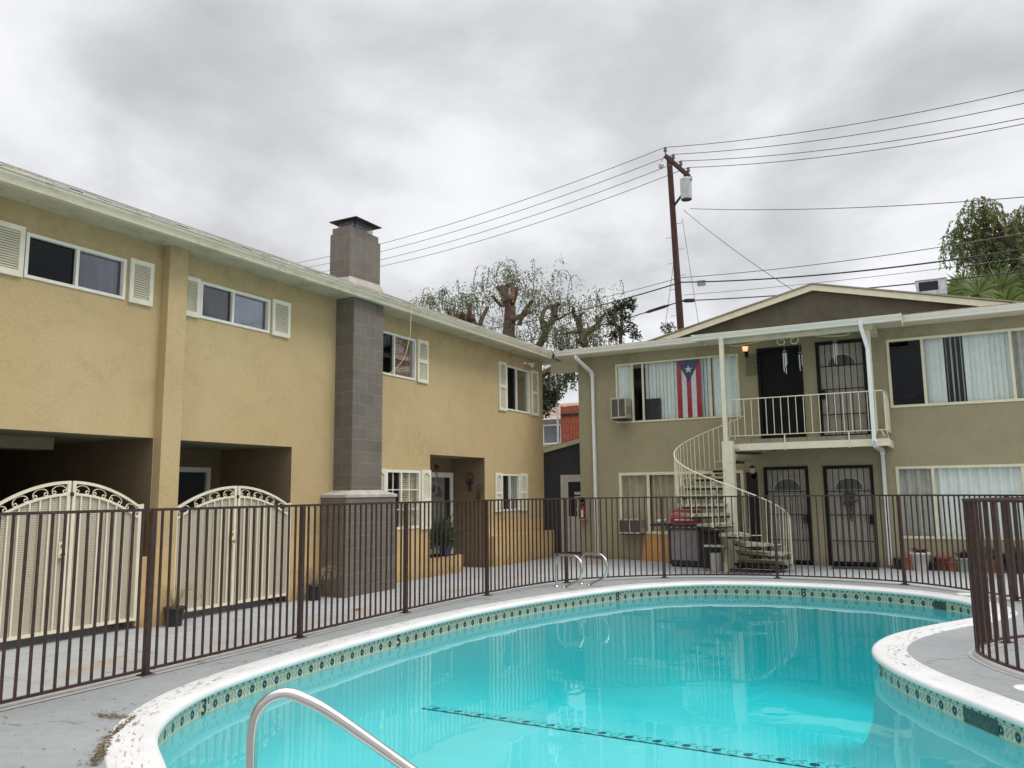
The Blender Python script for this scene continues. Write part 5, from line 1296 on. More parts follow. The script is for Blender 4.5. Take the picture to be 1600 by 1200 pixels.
m = MB(); m.bar((5.16, 16.55, -0.03), (5.10, 16.95, 0.42), 0.10, 0.025); tag(m.build('leaning_board', 'cord_cream'), 'short cream board leaning against the lowest stair treads', 'board')
# doormat
m = MB(TB); m.box(6.95, 7.85, 0.20, 0.62, -0.029, -0.012); tag(m.build('doormat', 'doormat_rubber'), 'dark doormat before the ground floor door with the wreath', 'doormat')
# wreath on lower right door
m = MB(TB); rr = random.Random(3)
for k in range(260):
    a = rr.uniform(0, 2 * PI); r = rr.gauss(0.10, 0.03) if k < 170 else rr.uniform(0, 0.05); c = (7.34 + r * math.cos(a), 0.035 + rr.uniform(0, 0.04), 1.40 + r * math.sin(a) * 1.3 - (rr.uniform(0, 0.42) if k >= 170 else 0))
    s = 0.035; v = Vector((rr.uniform(-1, 1), rr.uniform(-0.3, 0.3), rr.uniform(-1, 1))).normalized() * s; q = Vector((v.z, 0.01, -v.x)) * 0.3; C = Vector(c)
    m.add([tuple(C - v), tuple(C + q), tuple(C + v), tuple(C - q)], [(0, 1, 2, 3)])
m.box(7.335, 7.345, 0.02, 0.03, 1.4, 1.62); tag(m.build('wreath', 'wreath_green'), 'dark leafy wreath hanging on the lower right security door', 'wreath')
# wind chimes under the balcony roof
def chime(x, d, z, label, n=5):
    r_ = thing('wind_chime', tuple(TB(x, d, z)), label, 'wind chime', 'wind chimes on the balcony')
    m = MB(TB); m.box(x - 0.003, x + 0.003, d - 0.003, d + 0.003, z - 0.1, z + 0.1); m.lathe((x, d, z - 0.10), [(0.03, -0.01), (0.05, 0.0), (0.03, 0.01)], 12); m.build('chime_top', 'metal_grey', r_)
    m = MB(TB)
    for k in range(n): a = 2 * PI * k / n; m.tube([(x + 0.035 * math.cos(a), d + 0.035 * math.sin(a), z - 0.14), (x + 0.035 * math.cos(a), d + 0.035 * math.sin(a), z - 0.40 - 0.05 * k)], 0.009, 6)
    m.build('chime_tubes', 'label_white', r_)
chime(6.32, 0.95, 4.72, 'silver wind chime hanging before the dark upper doorway')
chime(6.58, 0.55, 4.72, 'smaller wind chime beside the jamb of the dark upper doorway', 3)
chime(7.33, 0.75, 4.86, 'silver wind chime hanging before the upper right door')
# hanging basket cage left of dark door
m = MB(TB); x0, x1, z0, z1 = 5.31, 5.56, 4.26, 4.74
for z in [z0 + 0.06 * k for k in range(9)]: m.box(x0, x1, 0.10, 0.104, z, z + 0.008); m.box(x0, x0 + 0.004, 0.0, 0.10, z, z + 0.008); m.box(x1 - 0.004, x1, 0.0, 0.10, z, z + 0.008)
for x in [x0 + 0.04 * k for k in range(7)]: m.box(x, x + 0.005, 0.10, 0.105, z0, z1)
tag(m.build('wire_letter_rack', 'black_iron'), 'black wire rack on the wall below the lit lantern', 'wire rack')
# fire extinguisher cabinet on the corner
fc = thing('extinguisher_cabinet', (1.05, 18.6, 0.9), 'open steel cabinet with a red fire extinguisher on the corner of the olive building', 'extinguisher cabinet')
x0, x1, z0, z1 = 0.97, 1.20, 0.93, 1.52
m = MB(TB); m.box(x0, x0 + 0.022, 0.002, 0.2, z0, z1); m.box(x1 - 0.022, x1, 0.002, 0.2, z0, z1); m.box(x0 + 0.022, x1 - 0.022, 0.002, 0.2, z0, z0 + 0.022); m.box(x0 + 0.022, x1 - 0.022, 0.002, 0.2, z1 - 0.022, z1); m.build('cabinet', 'ac_beige', fc)
MB(TB).box(x0 + 0.012, x1 - 0.012, 0.002, 0.010, z0 + 0.012, z1 - 0.012).build('cabinet_back', 'near_black', fc)
fe = MB(TB).lathe(((x0 + x1) / 2, 0.11, z0 + 0.02), [(0.050, 0), (0.058, 0.02), (0.058, 0.25), (0.04, 0.30), (0.02, 0.32), (0.02, 0.36)], 16).build('fire_extinguisher', 'red_enamel'); tag(fe, 'red fire extinguisher standing in the open cabinet', 'fire extinguisher')
MB(TB).box((x0 + x1) / 2 - 0.035, (x0 + x1) / 2 + 0.035, 0.168, 0.174, z0 + 0.07, z0 + 0.24).build('label_plate', 'label_white', fe)
m = MB(TB); c = (x0 + x1) / 2; m.bar((c, 0.11, z0 + 0.40), (c + 0.07, 0.15, z0 + 0.47), 0.02); m.bar((c - 0.05, 0.15, z0 + 0.40), (c + 0.05, 0.15, z0 + 0.43), 0.015); m.build('extinguisher_handle', 'metal_grey', fe)
# row of pots by the right window
def pot(x, y, r0, r1, h, mt, label, cat='plant pot', leaves=None, square=False, z=-0.03):
    r_ = thing('plant_pot', (x, y, z), label, cat, 'plant pots on the paving')
    m = MB().lathe((x, y, z), [(r0, 0), (r1, h * 0.86), (r1 * 1.08, h * 0.87), (r1 * 1.08, h), (r1 * 0.93, h), (r1 * 0.9, h * 0.88)], 4 if square else 20)
    m.build('pot', mt, r_); MB().lathe((x, y, z + h * 0.86), [(r1 * 0.92, 0), (0.0, 0.01)], 16, False).build('soil', 'soil', r_)
    if leaves:
        lm, n_, ln, up = leaves; m = MB(); q = random.Random(int(x * 100))
        for k in range(n_):
            a = q.uniform(0, 2 * PI); el_ = q.uniform(0.2, 1.45); L_ = ln * q.uniform(0.5, 1); d = Vector((math.cos(a) * math.cos(el_), math.sin(a) * math.cos(el_), math.sin(el_) * up))
            base = Vector((x + q.uniform(-0.5, 0.5) * r1, y + q.uniform(-0.5, 0.5) * r1, z + h * 0.85)); tip = base + d * L_; s = Vector((-math.sin(a), math.cos(a), 0)) * ln * 0.10; mid = base.lerp(tip, 0.55) + Vector((0, 0, 0.03))
            m.add([tuple(base), tuple(mid - s), tuple(tip), tuple(mid + s)], [(0, 1, 2, 3)])
        m.build('leaves', lm, r_)
    return r_
pot(8.62, 18.50, 0.13, 0.19, 0.36, 'white_pot', 'tall white tapering pot with a dark succulent by the right window', leaves=('succulent_dark', 34, 0.20, 1.0))
pot(8.27, 18.60, 0.12, 0.15, 0.22, 'black_plastic', 'squat black pot nearest the lower downspout')
pot(8.43, 18.52, 0.085, 0.12, 0.28, 'orange_plastic', 'small orange pot left of the tall white pot')
pot(8.87, 18.56, 0.09, 0.12, 0.17, 'black_plastic', 'small black pot right of the tall white pot', leaves=('plant_green', 14, 0.10, 0.6))
pot(9.03, 18.62, 0.12, 0.16, 0.27, 'red_plastic', 'red plastic pot in the row under the right window')
pot(9.19, 18.50, 0.08, 0.10, 0.20, 'terracotta', 'terracotta pot between the red and the pale green pot', leaves=('dead_grass', 10, 0.14, 0.8))
pot(9.40, 18.52, 0.12, 0.15, 0.27, 'green_pot', 'pale green pot with a drooping plant beneath the right window', leaves=('succulent_dark', 26, 0.26, 1.0))
pot(9.78, 18.5, 0.15, 0.19, 0.26, 'terracotta', 'terracotta pot with a bushy plant seen through the nearer fence', leaves=('plant_green', 120, 0.34, 1.0))
pot(10.25, 18.5, 0.14, 0.18, 0.28, 'black_plastic', 'black pot with a bushy plant seen through the nearer fence', leaves=('plant_green', 110, 0.32, 1.0))
# things by the tan building
def dead_grass_pot(x, y, label, sticker):
    r_ = pot(x, y, 0.10, 0.125, 0.24, 'black_plastic', label)
    m = MB(); q = random.Random(int(y * 10))
    for k in range(60):
        a = q.uniform(0, 2 * PI); L_ = q.uniform(0.18, 0.42); b0 = Vector((x + q.uniform(-0.05, 0.05), y + q.uniform(-0.05, 0.05), 0.18)); d = Vector((math.cos(a), math.sin(a), 0))
        P = [b0, b0 + d * L_ * 0.35 + Vector((0, 0, L_ * 0.7)), b0 + d * L_ * 0.8 + Vector((0, 0, L_ * 0.75)), b0 + d * L_ * 1.05 + Vector((0, 0, L_ * 0.4))]
        m.tube([tuple(p) for p in smoothline(P, 0.07)], 0.0022, 3, False)
    m.build('dead_blades', 'dead_grass', r_)
    if sticker: 
        o_ = MB().box(-0.03, 0.03, -0.003, 0.0, -0.03, 0.03).build('sticker', 'label_white', r_); o_.location = (0.095, -0.075, 0.13); o_.rotation_euler = (0, 0, R(50))
dead_grass_pot(0.30, 7.20, 'black nursery pot of dead grass at the foot of the pier', True)
dead_grass_pot(0.24, 9.88, 'black nursery pot of dead grass beside the chimney breast', False)
# agave in blue pot on the planter wall
ag = thing('potted_agave', (-0.12, 14.3, 0.345), 'spiky green agave in a blue pot on the low planter wall', 'potted plant')
MB().lathe((-0.12, 14.22, 0.345), [(0.10, 0), (0.15, 0.15), (0.16, 0.2), (0.14, 0.2), (0.12, 0.1)], 18).build('pot', 'blue_pot', ag)
m = MB(); q = random.Random(5)
for k in range(190):
    a = q.uniform(0, 2 * PI); el_ = q.uniform(-0.15, 1.45); L_ = q.uniform(0.35, 0.74); c = Vector((-0.12 + q.uniform(-0.03, 0.03), 14.12 + q.uniform(-0.20, 0.14), 0.62 + q.uniform(-0.05, 0.08)))
    d = Vector((math.cos(a) * math.cos(el_), math.sin(a) * math.cos(el_), math.sin(el_))); s = d.cross(Vector((0, 0, 1))).normalized() * 0.022; u = s.cross(d).normalized() * 0.006
    tip = c + d * L_ - Vector((0, 0, 0.10 * (1 - math.sin(el_)))); md = c.lerp(tip, 0.5) + Vector((0, 0, 0.03))
    m.add([tuple(c - s * 0.6), tuple(md - s + u), tuple(tip), tuple(md + s + u), tuple(c + s * 0.6)], [(0, 1, 2), (0, 2, 3, 4)])
m.build('leaves', 'agave_green', ag)
# wall ornaments in the alcove (on the far side wall, facing the camera)
def TO(u, d, z): return Vector((u, 15.65 - d, z))
def ring(m, c, r, w=0.008, n=20, k0=0, k1=20, sy=1.0):
    pts = [(c[0] + r * math.cos(2 * PI * k / n), c[1], c[2] + sy * r * math.sin(2 * PI * k / n)) for k in range(k0, k1 + 1)]; m.tube(pts, w, 5, False)
m = MB(TO); ring(m, (-0.38, 0.02, 2.0), 0.075); ring(m, (-0.38, 0.02, 1.72), 0.05)
for s in (-1, 1):
    m.poly([(-0.38, 0.03, 1.86), (-0.38 + s * 0.11, 0.03, 1.93), (-0.38 + s * 0.09, 0.03, 1.85), (-0.38 + s * 0.05, 0.03, 1.81), (-0.38, 0.03, 1.78)])
m.box(-0.385, -0.375, 0.0, 0.032, 1.70, 1.95); tag(m.build('butterfly_ornament', 'ornament_purple'), 'dark purple metal butterfly ornament between two rings on the alcove wall', 'wall ornament')
m = MB(TO); ring(m, (-0.13, 0.02, 1.74), 0.075); ring(m, (-0.15, 0.02, 1.50), 0.06, 0.012)
for k in range(6): a = k * PI / 3; m.lathe((-0.15 + 0.05 * math.cos(a), 0.025, 1.60 + 0.05 * math.sin(a)), [(0.0, -0.02), (0.022, 0), (0.0, 0.02)], 6, False)
m.box(-0.142, -0.132, 0.0, 0.025, 1.5, 1.72); tag(m.build('flower_ornament', 'ornament_rust'), 'rust red metal flower ornament with rings, lower of the two alcove hangings', 'wall ornament')
m = MB(); c = Vector((-0.30, 14.15, 2.20)); q = random.Random(2)
for k in range(14):
    a = q.uniform(0, 2 * PI); d = Vector((q.uniform(-0.3, 0.3), math.cos(a), math.sin(a))) * 0.10; s = Vector((0.3, -d.z, d.y)) * 0.16
    m.add([tuple(c - s), tuple(c + d), tuple(c + s)], [(0, 1, 2)])
for k in range(5): m.tube([tuple(c + Vector((0, 0.02 * (k - 2), 0))), tuple(c + Vector((0, 0.03 * (k - 2), -0.18 - 0.03 * k)))], 0.005, 4)
m.tube([tuple(c), (c.x, c.y, 2.42)], 0.003, 4); tag(m.build('hanging_mobile', 'ornament_rust'), 'small dark star shaped mobile hanging from the alcove ceiling over the door', 'hanging ornament')
# door wreath of pale twigs in alcove
m = MB(); c = Vector((-0.80, 14.72, 1.74)); q = random.Random(8)
for k in range(70):
    a = q.uniform(0, 2 * PI); r = q.uniform(0.10, 0.19); p0 = c + Vector((q.uniform(0, 0.03), r * math.cos(a), r * math.sin(a))); a2 = a + q.uniform(0.5, 1.2); r2 = q.uniform(0.10, 0.20)
    m.tube([tuple(p0), tuple(c + Vector((0.02, r2 * math.cos(a2), r2 * math.sin(a2))))], 0.003, 3, False)
tag(m.build('twig_wreath', 'galvanized'), 'pale twig wreath on the grey front door in the alcove', 'wreath')
o = MB().poly([(1.52, 9.30, -0.024), (1.60, 9.26, -0.012), (1.66, 9.33, -0.02), (1.58, 9.38, -0.008)]).build('plastic_scrap', 'red_enamel'); tag(o, 'small red plastic scrap lying on the paving before the chimney', 'scrap')
o = MB().lathe((0.83, 18.12, 5.245), [(0.0, -0.05), (0.045, -0.03), (0.055, 0.0), (0.045, 0.035), (0.0, 0.055)], 14, False).build('security_camera', 'black_plastic'); tag(o, 'small black dome camera on the gutter where the two roofs meet', 'camera')
# litter heap by the coping
m = MB(); q = random.Random(4)
for k in range(760):
    s = q.uniform(0, 1); i = None
    P0 = Vector((3.78, 4.12)).lerp(Vector((4.55, 3.30)), s) if k < 620 else Vector((3.62, 4.02)) + Vector((q.gauss(0, 0.09), q.gauss(0, 0.035)))
    if k < 620: P0 += Vector((-0.70, -0.68)).normalized() * abs(q.gauss(0, 0.022 + 0.03 * s)) + Vector((-0.06, -0.02)) * (1 - abs(2 * s - 1))
    x, y = P0; a = q.uniform(0, PI); l = q.uniform(0.008, 0.02); z = 0.004 + q.uniform(0, 0.012)
    m.add([(x - l * math.cos(a), y - l * math.sin(a), z), (x + 0.3 * l * math.sin(a), y - 0.3 * l * math.cos(a), z + 0.004), (x + l * math.cos(a), y + l * math.sin(a), z), (x - 0.3 * l * math.sin(a), y + 0.3 * l * math.cos(a), z + 0.004)], [(0, 1, 2, 3)])
for k in range(420):      # scattered bits over deck and patio
    x, y = (q.uniform(2.7, 5.2), q.uniform(1.5, 7.5)) if k < 150 else (q.uniform(0.3, 2.5), q.uniform(4.5, 17)) if k < 300 else (q.uniform(1.5, 9.5), q.uniform(15.0, 18.3))
    if inside(x, y, PL): continue
    z0_ = 0.003 if k < 150 else -0.028; a = q.uniform(0, PI); l = q.uniform(0.006, 0.02)
    m.add([(x - l * math.cos(a), y - l * math.sin(a), z0_), (x + 0.35 * l * math.sin(a), y - 0.35 * l * math.cos(a), z0_ + 0.005), (x + l * math.cos(a), y + l * math.sin(a), z0_), (x - 0.35 * l * math.sin(a), y + 0.35 * l * math.cos(a), z0_ + 0.003)], [(0, 1, 2, 3)])
o = tag(m.build('leaf_litter', 'leaf_litter'), 'brown leaf litter gathered along the lower left coping and scattered over the paving', 'leaf litter'); o['kind'] = 'stuff'

# ---------------------------------------------------------------- behind: shed, red boards, house
shd = thing('slate_shed', (0.2, 20.0, 0), 'dark slate outbuilding with a white glazed door in the gap between the buildings', 'outbuilding')
def TS(u, d, z): return Vector((u, 20.0 - d, z))
m = MB(TS); m.poly([(-2.6, 0, -0.05), (2.6, 0, -0.05), (2.6, 0, 3.45), (-2.6, 0, 2.32)]); m.quad((-2.6, 0, -0.05), (-2.6, -5, -0.05), (-2.6, -5, 2.32), (-2.6, 0, 2.32)); m.build('wall', 'slate_stucco', shd)
m = MB(TS); m.add([(-2.8, 0.05, 2.24), (2.8, 0.05, 3.45), (2.8, 0.05, 3.58), (-2.8, 0.05, 2.37), (-2.8, 0.09, 2.24), (2.8, 0.09, 3.45), (2.8, 0.09, 3.58), (-2.8, 0.09, 2.37)], [(0, 1, 2, 3), (7, 6, 5, 4), (0, 4, 5, 1), (3, 2, 6, 7)]); m.build('rake_board', 'cream_trim', shd)
m = MB(TS); m.quad((-2.8, 0.10, 2.38), (2.8, 0.10, 3.59), (2.8, -5, 3.59), (-2.8, -5, 2.38)); m.build('roof', 'roof_gravel', shd)
m = MB(TS); m.box(-0.12, -0.04, 0.001, 0.05, 0, 2.09); m.box(0.80, 0.88, 0.001, 0.05, 0, 2.09); m.box(-0.04, 0.80, 0.001, 0.05, 2.01, 2.089); fr = m.build('door_frame', 'white_trim', shd)
dr = MB(TS).box(-0.038, 0.798, 0.002, 0.03, 0.02, 2.008).build('door', 'white_trim', shd)
MB(TS).box(0.10, 0.66, 0.031, 0.036, 0.97, 1.90).build('door_glass', 'screen_dark', dr)
m = MB(TS)
for (a, b_, z0, z1) in ((0.28, 0.50, 1.55, 1.63), (0.28, 0.42, 1.42, 1.50), (0.40, 0.52, 1.28, 1.36), (0.34, 0.50, 1.12, 1.19)): m.box(a, b_, 0.037, 0.039, z0, z1)
m.build('door_papers', 'label_white', dr)
MB(TS).lathe((0.02, 0.06, 1.0), [(0.0, -0.025), (0.03, 0), (0, 0.025)], 10, False).build('door_knob', 'near_black', dr)
rb = thing('red_board_fence', (-5.2, 32, 0), 'tall weathered red board fence seen in the gap between the buildings', 'fence')
m = MB(); x = -5.72; q = random.Random(6)
while x < -3.2:
    wd = 0.145; m.box(x, x + wd - 0.012, 32.0 + q.uniform(-0.012, 0.012), 32.03, 0.0, 5.40 + q.uniform(-0.04, 0.03)); x += wd
m.build('boards', 'red_board', rb); MB().box(-5.7, -3.2, 31.95, 31.985, 4.95, 5.06).build('rail', 'vent_dark', rb); MB().box(-5.86, -5.80, 31.9, 31.96, 0, 5.4).build('steel_post', 'galvanized', rb)
hs = thing('neighbour_house', (-9.5, 36, 0), 'cream neighbour house with a salmon shingle roof beyond the gap', 'house')
m = MB(); m.box(-14, -5.0, 36, 44, 0, 5.35); m.build('wall', 'house_wall_cream', hs)
m = MB(); m.add([(-14.6, 35.5, 5.33), (-4.4, 35.5, 5.33), (-4.4, 40, 6.5), (-14.6, 40, 6.5), (-4.4, 44.5, 5.33), (-14.6, 44.5, 5.33)], [(0, 1, 2, 3), (3, 2, 4, 5)]); m.build('roof', 'shingle_salmon', hs)
MB().box(-14.6, -4.4, 35.44, 35.498, 5.2, 5.36).build('fascia', 'white_trim', hs)
m = MB(); m.box(-8.6, -7.5, 35.95, 35.998, 4.0, 5.0); f_ = m.build('window', 'white_trim', hs); MB().box(-8.5, -7.6, 35.94, 35.948, 4.08, 4.92).build('pane', 'screen_grey', f_)
m = MB(); m.box(-7.35, -6.9, 35.95, 35.998, 3.6, 5.1); m.build('dark_opening', 'vent_dark', hs)

# ---------------------------------------------------------------- utility pole and wires
PX, PY = 1.50, 26.9
def ray_at(px, py, hdist):      # a point of the world seen at (px, py) at the given horizontal distance
    d = FW + RT * ((px - 800) / FPX) - UP * ((py - 600) / FPX); return CAM + d * (hdist / math.hypot(d.x, d.y))
HD = 28.0
base = ray_at(1067, 560, HD); topp = ray_at(1047, 262, HD); dirp = (topp - base).normalized(); base = base - dirp * (base.z / dirp.z); ptop = ray_at(1045.5, 246, HD)
up_ = thing('utility_pole', tuple(base), 'dark wooden utility pole with a crossarm and a pale transformer behind the roofs', 'utility pole')
MB().tube([tuple(base), tuple(base.lerp(ptop, 0.5)), tuple(ptop)], 0.15, 14, True, [0.155, 0.125, 0.10]).build('pole', 'pole_wood', up_)
armA, armB = ray_at(1039, 243, HD - 0.9), ray_at(1077, 276, HD - 0.3)
ca = MB(); ca.bar(tuple(armA), tuple(armB), 0.10, 0.13); ca = ca.build('crossarm', 'pole_wood', up_)
ins = []
for k, t_ in enumerate((0.02, 0.35, 0.66, 0.97)):
    p = armA.lerp(armB, t_) + Vector((0, 0, 0.06)); ins.append(p + Vector((0, 0, 0.26)))
    MB().lathe(tuple(p), [(0.02, 0), (0.02, 0.08), (0.06, 0.10), (0.065, 0.15), (0.04, 0.17), (0.06, 0.20), (0.03, 0.27)], 10).build('insulator', 'wire_grey', ca)
tp = ray_at(1072, 296, HD - 0.35)
tr_ = MB().lathe((tp.x, tp.y, tp.z - 0.38), [(0.05, 0), (0.19, 0.01), (0.20, 0.05), (0.20, 0.70), (0.205, 0.71), (0.205, 0.75), (0.15, 0.80), (0.0, 0.82)], 20, False).build('transformer', 'transformer_paint', up_)
MB().lathe((tp.x, tp.y, tp.z - 0.384), [(0.0, 0.0), (0.185, 0.001)], 20, False).build('transformer_base', 'vent_dark', tr_)
m = MB(); m.tube([(tp.x - 0.05, tp.y, tp.z + 0.4), (tp.x - 0.05, tp.y, tp.z + 0.62)], 0.03, 8); m.tube([(tp.x + 0.22, tp.y - 0.05, tp.z + 0.25), (tp.x + 0.22, tp.y - 0.05, tp.z + 0.42)], 0.03, 8); m.build('bushings', 'metal_grey', tr_)
m = MB(); pj = base.lerp(ptop, 0.86); m.bar(tuple(tp), tuple(pj), 0.06); m.build('transformer_bracket', 'vent_dark', tr_)
lt = ray_at(1033, 259, HD - 0.9); m = MB(); m.tube([tuple(armA), tuple(armA.lerp(lt, 0.5) + Vector((0, 0, 0.1))), tuple(lt + Vector((0, 0, 0.12)))], 0.02, 6); m.lathe((lt.x, lt.y, lt.z - 0.12), [(0.03, 0), (0.085, 0.05), (0.09, 0.17), (0.03, 0.24)], 10); m.build('street_light', 'metal_grey', up_)
m = MB()
for k in range(14):
    p = base.lerp(ptop, 0.36 + 0.035 * k); s = 1 if k % 2 else -1; m.tube([tuple(p), tuple(p + Vector((0.32 * s, 0, 0)))], 0.012, 5)
m.build('climbing_steps', 'metal_grey', up_)
def wire(A, B, sag, r, name, label, mt='wire_grey', n=26, extra=None):
    A, B = Vector(A), Vector(B); P = [A.lerp(B, k / n) - Vector((0, 0, sag * 4 * (k / n) * (1 - k / n))) for k in range(n + 1)]
    m = MB(); m.tube([tuple(p) for p in P], r, 5)
    if extra: extra(m, P)
    return tag(m.build(name, mt), label, 'power line' if 'power' in label else 'cable', 'overhead wires')
RD = {0: (1600, 122), 1: (1600, 143), 2: (1600, 166), 3: (1600, 175)}
LD = [(440, 402), (466, 407), (490, 414), (520, 417)]
names_ = ['highest', 'second highest', 'third highest', 'fourth highest']
def stretch(px, py, dist, A, k): # continue the line from A through the ray point beyond the picture edge
    B = ray_at(px, py, dist); return A + (B - A) * k
for k in range(4):
    wire(ins[k], stretch(*RD[k], 24.0, ins[k], 1.35), 0.42, 0.0125, 'power_line', names_[k] + ' power line running right from the pole crossarm')
    wire(ins[k], stretch(*LD[k], 44.0, ins[k], 1.25), 0.75, 0.0125, 'power_line', names_[k] + ' power line running left from the crossarm behind the chimney')
PA = ray_at(1068, 328, HD - 0.2)
wire(PA + Vector((0.25, 0, 0)), stretch(1600, 297, 22, PA, 1.3), 0.25, 0.012, 'power_line', 'lone power line running right just below the transformer')
wire(PA, ray_at(1245, 457, 21.5), 0.10, 0.011, 'service_drop', 'service cable sloping down from the pole to the gable')
P1, P2, P3 = ray_at(1062, 434, HD - 0.2), ray_at(1064, 441, HD - 0.2), ray_at(1066, 470, HD - 0.2)
def lash(m, P):
    for k in (1,): m.tube([tuple(P[k].lerp(P[k + 1], 0.2)), tuple(P[k].lerp(P[k + 1], 1.0))], 0.06, 6)
wire(P1, stretch(1481, 374, 26, P1, 1.5), 0.22, 0.013, 'cable', 'thin cable running right from the pole above the thick ones')
wire(P1, stretch(840, 480, 36, P1, 1.6), 0.2, 0.012, 'cable', 'thin cable running left from the pole above the tree tops')
wire(P2, stretch(1600, 376, 24, P2, 1.3), 0.32, 0.024, 'cable', 'thick black cable running right from the pole across the weeping tree', 'cable_black')
wire(P2, stretch(750, 507, 38, P2, 1.4), 0.35, 0.024, 'cable', 'thick black cable running left from the pole across the bare tree', 'cable_black')
wire(P3, stretch(1437, 437, 25, P3, 1.4), 0.12, 0.02, 'cable', 'lowest black cable running right towards the roof cooler', 'cable_black', extra=lambda m, P: m.tube([tuple(P[0]), tuple(P[0].lerp(P[1], 0.3)), tuple(P[0].lerp(P[2], 0.55)), tuple(P[2].lerp(P[1], 0.8))], 0.06, 8, True, [0.02, 0.07, 0.07, 0.02]))
wire(P3, stretch(815, 526, 37, P3, 1.4), 0.3, 0.02, 'cable', 'lowest black cable running left behind the roofs', 'cable_black', extra=lambda m, P: m.tube([tuple(P[1]), tuple(P[1].lerp(P[2], 0.6)), tuple(P[3]), tuple(P[3].lerp(P[4], 0.4))], 0.06, 8, True, [0.02, 0.06, 0.06, 0.02]))
P4 = ray_at(1068, 461, HD); wire(P4, stretch(1514, 409, 27, P4, 1.4), 0.12, 0.009, 'cable', 'faint thin cable running right between the two thick ones')
gA = ray_at(1066, 342, HD - 0.15); g1 = ray_at(1093, 515, HD - 1.5)
wire(gA, gA + (g1 - gA) * 1.9, 0.0, 0.009, 'guy_wire', 'guy wire slanting down right of the pole', n=2)
gB = ray_at(1056, 385, HD - 0.15); g2 = ray_at(1038, 520, HD + 1.0)
wire(gB, gB + (g2 - gB) * 2.2, 0.0, 0.009, 'guy_wire', 'guy wire slanting down left of the pole', n=2)
o = MB(); p = ray_at(1096, 441, HD - 0.3); o.box(p.x - 0.14, p.x + 0.14, p.y - 0.05, p.y + 0.05, p.z - 0.13, p.z + 0.06); tag(o.build('splice_box', 'metal_grey'), 'small grey splice box hanging on the cable right of the pole', 'splice box')

# ---------------------------------------------------------------- trees
def limb(m, P, r0, r1, n=8):
    P = smoothline(P, 0.25); k = len(P); m.tube([tuple(p) for p in P], 0, n, True, [r0 + (r1 - r0) * i / (k - 1) for i in range(k)]); return P
def leaf(m, p, d, ln, wd, q):
    s = Vector((q.uniform(-1, 1), q.uniform(-1, 1), q.uniform(-0.3, 0.3))); s = (s - d * s.dot(d)).normalized() * wd
    m.add([tuple(p - s * 0.3), tuple(p + d * ln * 0.5 - s), tuple(p + d * ln), tuple(p + d * ln * 0.5 + s)], [(0, 1, 2, 3)])
def weep(m, mt_, p, L_, q, dens=1.0, ln=0.16, wd=0.022):
    # drooping spray: a twig that rises, arches and hangs with leaflets along it
    a = q.uniform(0, 2 * PI); d = Vector((math.cos(a), math.sin(a), 0)); h = q.uniform(0.1, 0.45) * L_
    P = smoothline([p, p + d * L_ * 0.25 + Vector((0, 0, h)), p + d * L_ * 0.5 + Vector((0, 0, h * 0.9)), p + d * L_ * 0.66 + Vector((0, 0, h - L_ * 0.5)), p + d * L_ * 0.7 + Vector((0, 0, h - L_))], 0.10)
    mt_.tube([tuple(x) for x in P[::3] + [P[-1]]], 0.008, 3, False)
    for i, x in enumerate(P):
        if i < len(P) * 0.25: continue
        for _ in range(max(1, int(2 * dens)) + (1 if q.random() < 0.5 else 0)):
            dd = Vector((q.uniform(-1, 1), q.uniform(-1, 1), q.uniform(-1.6, -0.2))).normalized(); leaf(m, x, dd, ln * q.uniform(0.6, 1.2), wd, q)
def tree(name, loc, label, group=None):
    return thing(name, loc, label, 'tree', group)
def pix(D): return lambda x, y, dd=0.0: ray_at(x, y, D + dd)
q = random.Random(11)
# heavily pruned pepper trees behind the roofs, stubs and sparse regrowth
def pollard(D, trunks, stubs, sprays, label, leafm='pepper_leaf', rs=1.0):
    p = pix(D); b0 = p(*trunks[0][0]); b0 = Vector((b0.x, b0.y, 0)); r_ = tree('pollarded_tree', tuple(b0), label, 'pruned trees behind the roofs')
    m = MB()
    for tr in trunks:
        w0, w1 = tr[-1]; pts = [p(x, y, (i * 0.25)) for i, (x, y) in enumerate(tr[:-1])]
        if tr is trunks[0]: pts = [Vector((pts[0].x, pts[0].y, -0.05)), Vector((pts[0].x, pts[0].y, pts[0].z * 0.6))] + pts
        limb(m, pts, w0 * 0.82, w1 * 0.82, 10)
    m.build('trunk', 'bark', r_)
    m = MB()
    for st_ in stubs:
        (x0, y0), (x1, y1), w_ = st_; a, b_ = p(x0, y0, q.uniform(-0.4, 0.4)), p(x1, y1, q.uniform(-0.6, 0.6)); mid = a.lerp(b_, 0.5) + Vector((q.uniform(-0.12, 0.12), 0, q.uniform(-0.05, 0.1)))
        limb(m, [a, mid, b_], w_ * 1.15, w_ * 0.85, 8)
    m.build('pruned_limbs', 'cut_wood', r_)
    ml = MB(); mt_ = MB()
    for (cx_c, cy_c, sx, sy, n_) in sprays:
        for _ in range(int(n_ * 0.95)):
            x, y = q.gauss(cx_c, sx), q.gauss(cy_c, sy); pc_ = p(x, y, q.uniform(-1.5, 1.5))
            for _k in range(11): dd_ = Vector((q.gauss(0, 1), q.gauss(0, 1), q.gauss(0, 0.9))).normalized(); leaf(ml, pc_ + dd_ * q.uniform(0.02, 0.30), (dd_ + Vector((0, 0, -0.7))).normalized(), 0.12, 0.018, q)
            if q.random() < 0.5: weep(ml, mt_, p(x, y, q.uniform(-1.5, 1.5)), q.uniform(0.25, 0.75), q, 1.3, 0.11, 0.017)
    mt_.build('twigs', 'bark', r_); ml.build('crown', leafm, r_, recalc=False)
